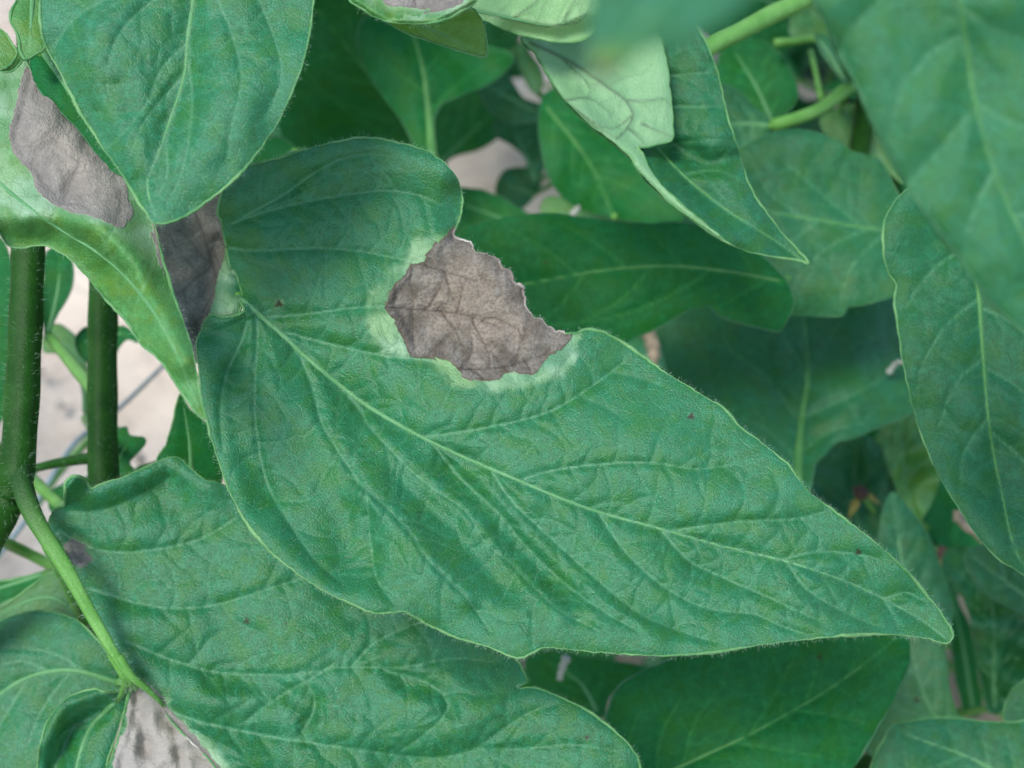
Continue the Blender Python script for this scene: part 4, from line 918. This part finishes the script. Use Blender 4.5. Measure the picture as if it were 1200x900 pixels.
leaf(pF, [(1030, 505), (1060, 488), (1075, 490), (1090, 520), (1100, 560), (1085, 600), (1072, 612), (1058, 590), (1045, 560), (1035, 530)], .34, [(1072, 608), (1060, 560), (1058, 495)], [[(1062, 570), (1078, 545)], [(1060, 545), (1042, 520)], [(1058, 525), (1075, 505)]], h=3.4, mat=M_LEAF_Y, rim=M_RIM, seed=110, pucker=.002, pw=7, und=.002, uwl=50, lab='light green wrinkled leaflet catching light in the gap')
leaf(pF, [(940, 560), (960, 530), (990, 515), (1020, 512), (1034, 530), (1042, 560), (1040, 590), (1030, 620), (1015, 660), (980, 640), (950, 610)], .355, [(1020, 650), (1000, 590), (1005, 520)], [[(1000, 600), (970, 575), (950, 565)], [(1000, 580), (1025, 555)], [(1002, 560), (985, 535)]], h=3.4, mat=M_LEAF_M, rim=M_RIM_D, seed=111, pucker=.002, pw=8, und=.002, uwl=50, lab='wrinkled green leaflet behind the withered flower')
leaf(pF, [(615, 775), (640, 762), (690, 770), (740, 778), (765, 785), (740, 800), (715, 815), (705, 840), (680, 830), (650, 812), (625, 800)], .29, [(700, 835), (680, 800), (640, 775)], h=4, mat=M_LEAF_D, rim=M_RIM_D, seed=112, nlat=3, lab='shaded leaflet in the small gap under the large one')
leaf(pF, [(1085, 620), (1090, 570), (1100, 550), (1125, 590), (1140, 640), (1120, 660), (1098, 650)], .42, [(1110, 655), (1105, 560)], h=4, mat=M_LEAF_D, rim=M_RIM_D, seed=113, nlat=3, lab='dark leaflet deep in the gap beside the tall one')
leaf(pF, [(1130, 650), (1160, 640), (1200, 665), (1240, 690), (1260, 740), (1200, 720), (1150, 690)], .30, [(1250, 735), (1140, 652)], h=4, mat=M_LEAF_M, rim=M_RIM_D, seed=114, nlat=3, pucker=.0015, lab='bluish leaflet below the hanging tip of the tall one')
for k, (a, b) in enumerate([((1120, 869, .27), nodeF), ((1240, 969, .245), nodeF), ((1269, 840, .255), nodeF), ((1165, 829, .33), P(1060, 850, .40)), ((1140, 829, .36), P(1060, 850, .40)), ((1075, 754, .30), P(1080, 760, .405)), ((1072, 607, .34), P(1110, 640, .41)), ((1020, 649, .355), P(1100, 680, .41)),
                            ((700, 834, .29), nodeF), ((1110, 654, .42), P(1108, 660, .409)), ((1250, 734, .30), P(1085, 740, .405))]):
    join_stalk(pF, P(*a), b, .012, .0008, .0011, seed=120 + k)

pG = thing('tomato_plant', 'shaded tomato plant with deep green leaflets beside the bare soil patch', 'tomato plant', (-0.06, 0.42, 0.0))
nodeG = P(470, 330, .40)
stalk(pG, 'stem', [ground_pt(-.06, .42), np.array([-.062, .41, .04]), nodeG, P(440, 150, .42), P(420, -20, .42)], .0035, .002, M_STEM, world=True, seed=140)
nodeG2 = P(700, 185, .43)
stalk(pG, 'stem', [ground_pt(.02, .46), np.array([.022, .455, .03]), P(700, 300, .47), nodeG2, P(715, 60, .41)], .003, .0015, M_STEM, world=True, seed=139)
leaf(pG, [(330, 20), (365, -20), (440, -20), (490, 40), (505, 110), (500, 180), (470, 190), (420, 200), (360, 190), (330, 160), (318, 90)], .36, [(500, 185), (450, 110), (370, 10)], h=4, mat=M_LEAF_D, rim=M_RIM_D, rib=M_RIB_D, seed=141, nlat=4, und=.003, gy=.022, lab='large shaded leaflet behind the smooth broad one')
leaf(pG, [(430, 20), (500, 30), (560, 50), (600, 62), (595, 80), (570, 100), (540, 112), (515, 125), (508, 150), (510, 190), (495, 195), (475, 150), (440, 100), (420, 60)], .318, [(507, 190), (502, 130), (495, 80), (480, 30)], [[(503, 130), (540, 95), (580, 70)], [(500, 110), (460, 80), (435, 55)], [(497, 85), (520, 60)]], h=3.6, mat=M_LEAF_D, rim=M_RIM_D, rib=M_RIB_D, rib_r=.0013, seed=142, und=.002, lab='deep green leaflet with a thick stalk above the large blotched one')
leaf(pG, [(560, 90), (585, 80), (600, 95), (615, 115), (640, 125), (635, 140), (610, 145), (590, 140), (570, 125)], .38, [(630, 132), (570, 100)], h=4.5, mat=M_LEAF_M, rim=M_RIM_D, seed=143, nlat=3, tert=False, lab='bluish leaflet above the soil patch')
leaf(pG, [(580, 145), (600, 132), (625, 138), (642, 160), (640, 190), (628, 215), (612, 205), (618, 190), (600, 170), (582, 160)], .40, [(628, 212), (600, 145)], h=4.5, mat=M_LEAF_M, rim=M_RIM_D, seed=144, nlat=3, tert=False, lab='bluish leaflet overlapping the right side of the soil patch')
leaf(pG, [(590, 200), (615, 196), (635, 205), (630, 225), (612, 245), (595, 240), (580, 228)], .41, [(625, 228), (590, 215)], h=4.5, mat=M_LEAF_M, rim=M_RIM_D, seed=145, nlat=3, tert=False, lab='pale bluish leaflet under the soil patch')
leaf(pG, [(632, 130), (645, 105), (680, 110), (730, 150), (770, 190), (800, 230), (810, 262), (780, 265), (720, 255), (680, 245), (650, 220), (635, 180)], .33, [(640, 125), (690, 190), (720, 255)], h=4, mat=M_LEAF_D, rim=M_RIM_D, rib=M_RIB_D, seed=146, nlat=4, und=.002, lab='smooth dark leaflet below the folded pale one')
leaf(pG, [(510, 225), (545, 220), (580, 228), (620, 250), (660, 265), (640, 290), (560, 300), (520, 270)], .345, [(640, 275), (530, 235)], h=4.5, mat=M_LEAF_D, rim=M_RIM_D, seed=147, nlat=3, tert=False, lab='dark leaflet edge along the bottom of the soil patch')
leaf(pG, [(490, 200), (488, 130), (505, 92), (545, 80), (590, 100), (598, 140), (585, 160), (562, 175), (530, 184), (515, 200)], .44, [(510, 196), (575, 135)], h=5, mat=M_LEAF_D, rim=M_RIM_D, seed=148, nlat=3, tert=False, lab='shaded leaflet above the soil patch')
leaf(pG, [(606, 50), (618, 60), (632, 80), (636, 100), (626, 108), (616, 95), (606, 70)], .36, [(628, 106), (608, 55)], [], h=4.5, mat=M_LEAF_Y, rim=M_RIM_D, seed=149, tert=False, lab='small bright leaflet beside the folded pale one')
leaf(pG, [(275, 200), (300, 170), (325, 160), (350, 178), (330, 195), (290, 230)], .30, [(345, 178), (285, 215)], [], h=4.5, mat=M_LEAF_D, rim=M_RIM_D, seed=150, tert=False, lab='shaded leaflet in the notch under the smooth broad one')
leaf(pG, [(640, 230), (690, 240), (740, 250), (800, 250), (800, 275), (700, 275), (640, 262)], .36, [(650, 250), (790, 262)], [], h=4.5, mat=M_LEAF_Y, rim=M_RIM_D, seed=151, tert=False, lab='bright stalk-like leaflet under the smooth dark one')
leaf(pG, [(-60, -300), (60, -400), (220, -400), (350, -320), (330, -200), (200, -150), (60, -170), (-40, -220)], .255, [(360, -300), (150, -270), (-50, -260)], h=6, mat=M_LEAF_D, rim=M_RIM_D, nlat=5, seed=152, tert=False, lab='overhanging leaflet that shades the dark ones below it')  # unseen leaflets added overhead to keep sun and sky off those below
leaf(pG, [(170, -420), (300, -560), (460, -560), (560, -440), (520, -320), (380, -270), (240, -310)], .275, [(540, -400), (360, -420), (180, -420)], h=6, mat=M_LEAF_D, rim=M_RIM_D, nlat=5, seed=153, tert=False, lab='upper overhanging leaflet of the shaded plant')
leaf(pG, [(380, -200), (480, -280), (600, -260), (640, -180), (560, -110), (440, -110)], .30, [(630, -190), (400, -180)], h=6, mat=M_LEAF_D, rim=M_RIM_D, nlat=5, seed=154, tert=False, lab='overhanging leaflet above the cupped one')
for k, (a, b) in enumerate([((360, -300, .247), P(420, -20, .42)), ((540, -400, .27), P(420, -20, .42)), ((630, -190, .30), P(420, -20, .42)), ((500, 184, .372), nodeG), ((507, 189, .316), nodeG), ((630, 132, .38), nodeG2), ((628, 211, .40), nodeG2), ((625, 228, .41), nodeG2), ((720, 254, .328), nodeG2), ((640, 275, .344), nodeG2), ((510, 196, .44), nodeG), ((628, 105, .36), nodeG2), ((345, 178, .30), P(450, 180, .418)), ((650, 250, .36), nodeG2)]):
    join_stalk(pG, P(*a), b, .015, .0008, .0011, seed=160 + k)

# ------------------------------------------------------------------ neighbouring plants grown from shared leaflet shapes
def leaflet_template(seed):
    g = np.random.default_rng(seed); n = 26; L = 300.0
    half = []
    ph = g.uniform(0, 6); nl = g.integers(2, 5)
    for sgn in (1, -1):
        t = np.linspace(0, 1, n); w = 0.27 * np.sin(np.pi * t ** 0.72) ** 0.9 * (1 - 0.35 * t)
        w = w * (1 + 0.16 * np.sin(2 * np.pi * nl * t + ph + sgn) * np.clip(t * 3, 0, 1)); half.append(np.stack([sgn * w * L, t * L], -1))
    out = np.vstack([half[0], half[1][::-1][1:-1]])
    out = spline(out, closed=True, step=8)
    mid = np.stack([8 * np.sin(np.linspace(0, 2, 12) + ph), np.linspace(2, L * .98, 12)], -1)
    p, F = mesh_polygon(out, 9.0); x, y = p[:, 0], p[:, 1]
    lat = auto_laterals(mid, out, 5, seed); d1, _, tm = dist_segments(p, spline(mid, step=8)); v = np.exp(-(d1 / 5) ** 2)
    for q in lat:
        d, _, _ = dist_segments(p, q); v = np.maximum(v, .5 * np.exp(-(d / 5) ** 2)); d1 = np.minimum(d1, d)
    z = 7 * (1 - np.exp(-(d1 / 14))) + 6 * perlin(x, y, 90, seed, 2) - (y / L) ** 2 * 60 * g.uniform(.4, 1.3) + np.abs(x) * g.uniform(-.25, .35)
    at = {'vein': ('FLOAT', v), 'tvein': ('FLOAT', 0 * v), 'yel': ('FLOAT', 0 * v), 'luv': ('FLOAT_VECTOR', np.stack([x / 100 + seed, y / 100, 0 * x], -1))}
    V = np.stack([x, y, z], -1) / L
    if np.cross(V[F[:, 1]] - V[F[:, 0]], V[F[:, 2]] - V[F[:, 0]])[:, 2].sum() < 0: F = F[:, ::-1]
    return [mk_mesh('leaflet', V, F, m, at) for m in (M_LEAF_D, M_LEAF)]
TEMPL = [leaflet_template(300 + k) for k in range(6)]
WINDOWS = [(38, 285, 222, 568), (522, 166, 618, 226), (-40, 625, 70, 700), (0, 22, 24, 52)]

def leaflet_ok(base, tip):
    c = (base + tip) / 2; v = c - _C
    if np.linalg.norm(v) < 0.16: return False
    x, y, z = project(c)
    if z < 0.05: return True
    r = np.linalg.norm(tip - base) * 0.55 * FPX / z
    if not (-60 - r < x < 1260 + r and -60 - r < y < 960 + r): return True
    for a, b, c2, d in WINDOWS:
        if a - r < x < c2 + r and b - r < y < d + r: return False
    if x < 660 and y < 340: return z > 0.47
    return z > (0.37 if x > 640 else 0.30)

def grow(label, gx_, gy_, height, nleaf, seed, lean=(0, 0), group=None, sc_=1.0):
    g = np.random.default_rng(seed); pl = thing('tomato_plant', label, 'tomato plant', (gx_, gy_, 0.0), group)
    org = np.array([gx_, gy_, 0.0])
    st = np.array([org + [0, 0, -.012], org + [lean[0] * .3, lean[1] * .3, height * .4], org + [lean[0], lean[1], height]])
    sc = spline(st, n=8); v, f = tube(sc, np.linspace(.0042, .002, len(sc)), 8); child('stem', v, f, M_STEM, pl, org)
    az = g.uniform(0, 6.28)
    for k in range(nleaf):
        az += 2.4 + g.normal(0, .3); t = 0.18 + 0.8 * k / max(1, nleaf - 1); i = int(t * (len(sc) - 1)); p0 = sc[i]
        Lr = sc_ * g.uniform(.11, .19) * (1.1 - .4 * t); el = g.uniform(.25, .9)
        d = np.array([math.cos(az) * math.cos(el), math.sin(az) * math.cos(el), math.sin(el)]); pts = [p0]
        for q in range(7): d = d + np.array([0, 0, -.13]); d /= np.linalg.norm(d); pts.append(pts[-1] + d * Lr / 7)
        pts = np.array(pts); side = np.cross(d, [0, 0, 1.0]); side /= np.linalg.norm(side) + 1e-9
        made = []
        slots = [(1.0, 0)] + [(tt, s_) for tt in (.38, .62, .85) for s_ in (-1, 1)]
        for tt, s_ in slots:
            b = pts[min(7, int(round(tt * 7)))]; tg = pts[7] - pts[5]; tg = tg / np.linalg.norm(tg)
            dirv = tg if s_ == 0 else tg * .55 + side * s_ * .8 + np.array([0, 0, g.uniform(-.25, .15)]); dirv = dirv / np.linalg.norm(dirv)
            ln = sc_ * g.uniform(.045, .075) * (1.15 if s_ == 0 else .9); b2 = b + dirv * (.002 if s_ == 0 else .004)
            if b2[2] + dirv[2] * ln < .01 or not leaflet_ok(b2, b2 + dirv * ln): continue
            made.append((b2, dirv, ln))
        mm = (pts + np.roll(pts, 1, 0))[1:] / 2
        if not made: continue
        bad = False
        for q in pts[1:]:
            sx, sy, sz = project(q)
            if sz > .02 and -20 < sx < 1220 and -20 < sy < 920 and (sz < .36 or any(a - 6 < sx < c_ + 6 and b_ - 6 < sy < d_ + 6 for a, b_, c_, d_ in WINDOWS)): bad = True
        if bad: continue
        last = 7 if any(np.linalg.norm(m_[0] - pts[7]) < .02 for m_ in made) else 6
        v, f = tube(pts[:last + 1], np.linspace(.0016, .0008, last + 1), 6); child('leaf_stalk', v, f, M_STALK, pl, org)
        for b2, dirv, ln in made:
            zax = np.array([0, 0, 1.0]) + g.normal(0, .25, 3); xax = np.cross(dirv, zax); xax /= np.linalg.norm(xax); zax = np.cross(xax, dirv)
            o = link('leaflet', TEMPL[g.integers(0, 6)][0 if g.random() < .7 else 1], pl)
            M = np.eye(4); w_ = ln * g.uniform(.9, 1.2); M[:3, 0] = xax * w_; M[:3, 1] = dirv * ln; M[:3, 2] = zax * ln; M[:3, 3] = b2 - org
            o.matrix_local = Matrix(M.tolist())
    return pl

grow('bushy tomato plant deep behind the scalloped green leaflets', .21, .37, .30, 13, 401)
grow('tomato plant low in the shade under the broad dark leaflets', .08, .35, .20, 12, 402)
grow('tomato plant rooted behind the withered yellow flower', .17, .24, .20, 12, 403)
BGRP = 'tomato plants filling the row further back'
for k, (x, y, h_, n) in enumerate([(.31, .50, .34, 13), (.16, .56, .32, 13), (.45, .34, .36, 12), (.05, .78, .30, 11), (.33, .80, .36, 12)]):
    grow(['tomato plant behind the tall bluish leaflet and the withered flower', 'tomato plant behind the stalk gap and scalloped leaflet', 'tomato plant beyond the huge blurred leaflet, hidden but for glimpses', 'far tomato plant glimpsed past the folded pale leaflet', 'farthest tomato plant behind the bent light green stalks'][k], x, y, h_, n, 410 + k, group=BGRP)
for k, (x, y, h_, n) in enumerate([(-.33, .20, .40, 12), (-.27, .02, .36, 10), (.40, .06, .42, 12), (-.05, .50, .10, 6)]):
    if k < 3: grow('tomato plant at the side of the row, just beyond the leaves in view', x, y, h_, n, 430 + k, group='tomato plants flanking the blighted one')

for k, (x, y, h_, n, lx, ly) in enumerate([(-.02, .40, .50, 22, -.02, -.08), (.06, .56, .52, 18, -.03, -.1)]):  # tall plants added to shade the foliage under them
    grow(['tall tomato plant overhanging the shaded leaflets by the soil patch', 'tall tomato plant beyond the bare soil patch'][k], x, y, h_, n, 450 + k, lean=(lx, ly), group='tall tomato plants overhanging the row')

for k, (x, y) in enumerate([(-.75, -.45), (-.38, -.62), (.0, -.68), (.38, -.62), (.75, -.40), (-.80, .05)]):  # unseen plants added around the camera to block low horizon light
    grow('mature tomato plant in the row behind, outside the view', x, y, .85, 20, 470 + k, group='mature tomato plants of the next row', sc_=1.9)

# ------------------------------------------------------------------ small things
def single(name, v, f, mat, label, cat):
    o = np.asarray(v).mean(0); me = mk_mesh(name, np.asarray(v) - o, f, mat); ob = link(name, me); ob.location = tuple(o)
    ob['label'] = label; ob['category'] = cat; return ob
pts = stalk_pts([(215, 404, .40), (190, 430, .38), (140, 478, .345), (90, 517, .32), (60, 560, .31), (30, 610, .305), (-10, 660, .30), (-80, 740, .29)], 12)
v, f = tube(pts, .0006, 8); single('twine', v, f, M_LINE, 'thin blue-grey twine running slantwise behind the straight stem', 'twine')
pts = stalk_pts([(42, 592, .335), (70, 552, .345), (100, 520, .36), (128, 486, .385)], 8)
v, f = tube(pts, .0011, 8); child('leaf_stalk', v, f, M_STALK, pB, np.array(pB.location))
def chip(a, b, r, mat, label, cat, name):
    q = spline(np.array([P(*a), (P(*a) + P(*b)) / 2 + rng.normal(0, r * .8, 3), P(*b)]), n=5)
    v, f = tube(q, r * np.linspace(1, .6, len(q)) * (1 + .25 * np.sin(np.arange(len(q)) * 2.1)), 6); return single(name, v, f, mat, label, cat)
chip((1041, 437, .2935), (1060, 425, .2895), .0007, M_STRAW, 'pale straw scrap lying on the dark leaflet with a thick midrib', 'straw', 'straw_scrap')
chip((664, 770, .2815), (656, 796, .283), .0009, M_STRAW, 'whitish straw scrap in the gap under the large blotched leaflet', 'straw', 'straw_scrap')
chip((670, 252, .3225), (678, 243, .3235), .0008, M_STRAW, 'tiny white scrap on the smooth dark leaflet', 'straw', 'straw_scrap')
t_ = chip((1124, 600, .292), (1154, 634, .288), .0013, M_TWIG, 'dry broken brown twig caught under the tall bluish leaflet', 'twig', 'dry_twig')
chip((758, 385, .36), (764, 430, .36), .0022, M_TWIG, 'brownish dry stalk in the slit beside the blotch', 'twig', 'dry_stalk')
def ball(c, r, seed, sq=(1, 1, 1)):
    g = np.random.default_rng(seed); u, w = np.meshgrid(np.linspace(0, np.pi, 7), np.linspace(0, 2 * np.pi, 10, endpoint=False), indexing='ij')
    d = np.stack([np.sin(u) * np.cos(w), np.sin(u) * np.sin(w), np.cos(u)], -1).reshape(-1, 3)
    v = c + d * r * np.array(sq) * (1 + g.normal(0, .08, (len(d), 1)))
    f = [(i * 10 + j, (i + 1) * 10 + j, (i + 1) * 10 + (j + 1) % 10, i * 10 + (j + 1) % 10) for i in range(6) for j in range(10)]
    return v, np.array(f)
def flower(c, r, seed):
    org = np.array(pF.location); v, f = ball(c, r * .5, seed, (1, 1, .8)); fl = child('withered_flower', v, f, M_WITHER, pF, org, label='withered brown flower with shrivelled yellow petals')
    g = np.random.default_rng(seed)
    for k in range(2):
        a = k * 1.9 - 2.2 + g.uniform(-.2, .2); d = np.array([math.cos(a), math.sin(a), -.5]); d /= np.linalg.norm(d); s_ = np.cross(d, [0, 0, 1.0]); s_ /= np.linalg.norm(s_)
        q = np.array([c + d * r * .3, c + d * r * .8 + s_ * r * .28, c + d * r * .8 - s_ * r * .28, c + d * r * 1.6 + np.array([0, 0, -.3 * r]), c + d * r * .8 + np.array([0, 0, .15 * r])])
        child('petal', q, [(0, 1, 4), (0, 4, 2), (1, 3, 4), (4, 3, 2)], M_PETAL, fl, org)
    v, f = tube(np.array([c, c + (P(1030, 640, .37) - c) * .5 + [0, 0, .004], P(1030, 640, .37)]), .0006, 6); child('flower_stalk', v, f, M_STALK, pF, org)
flower(P(1009, 577, .335), .0040, 7)
flower(P(1105, 648, .345), .0036, 9)
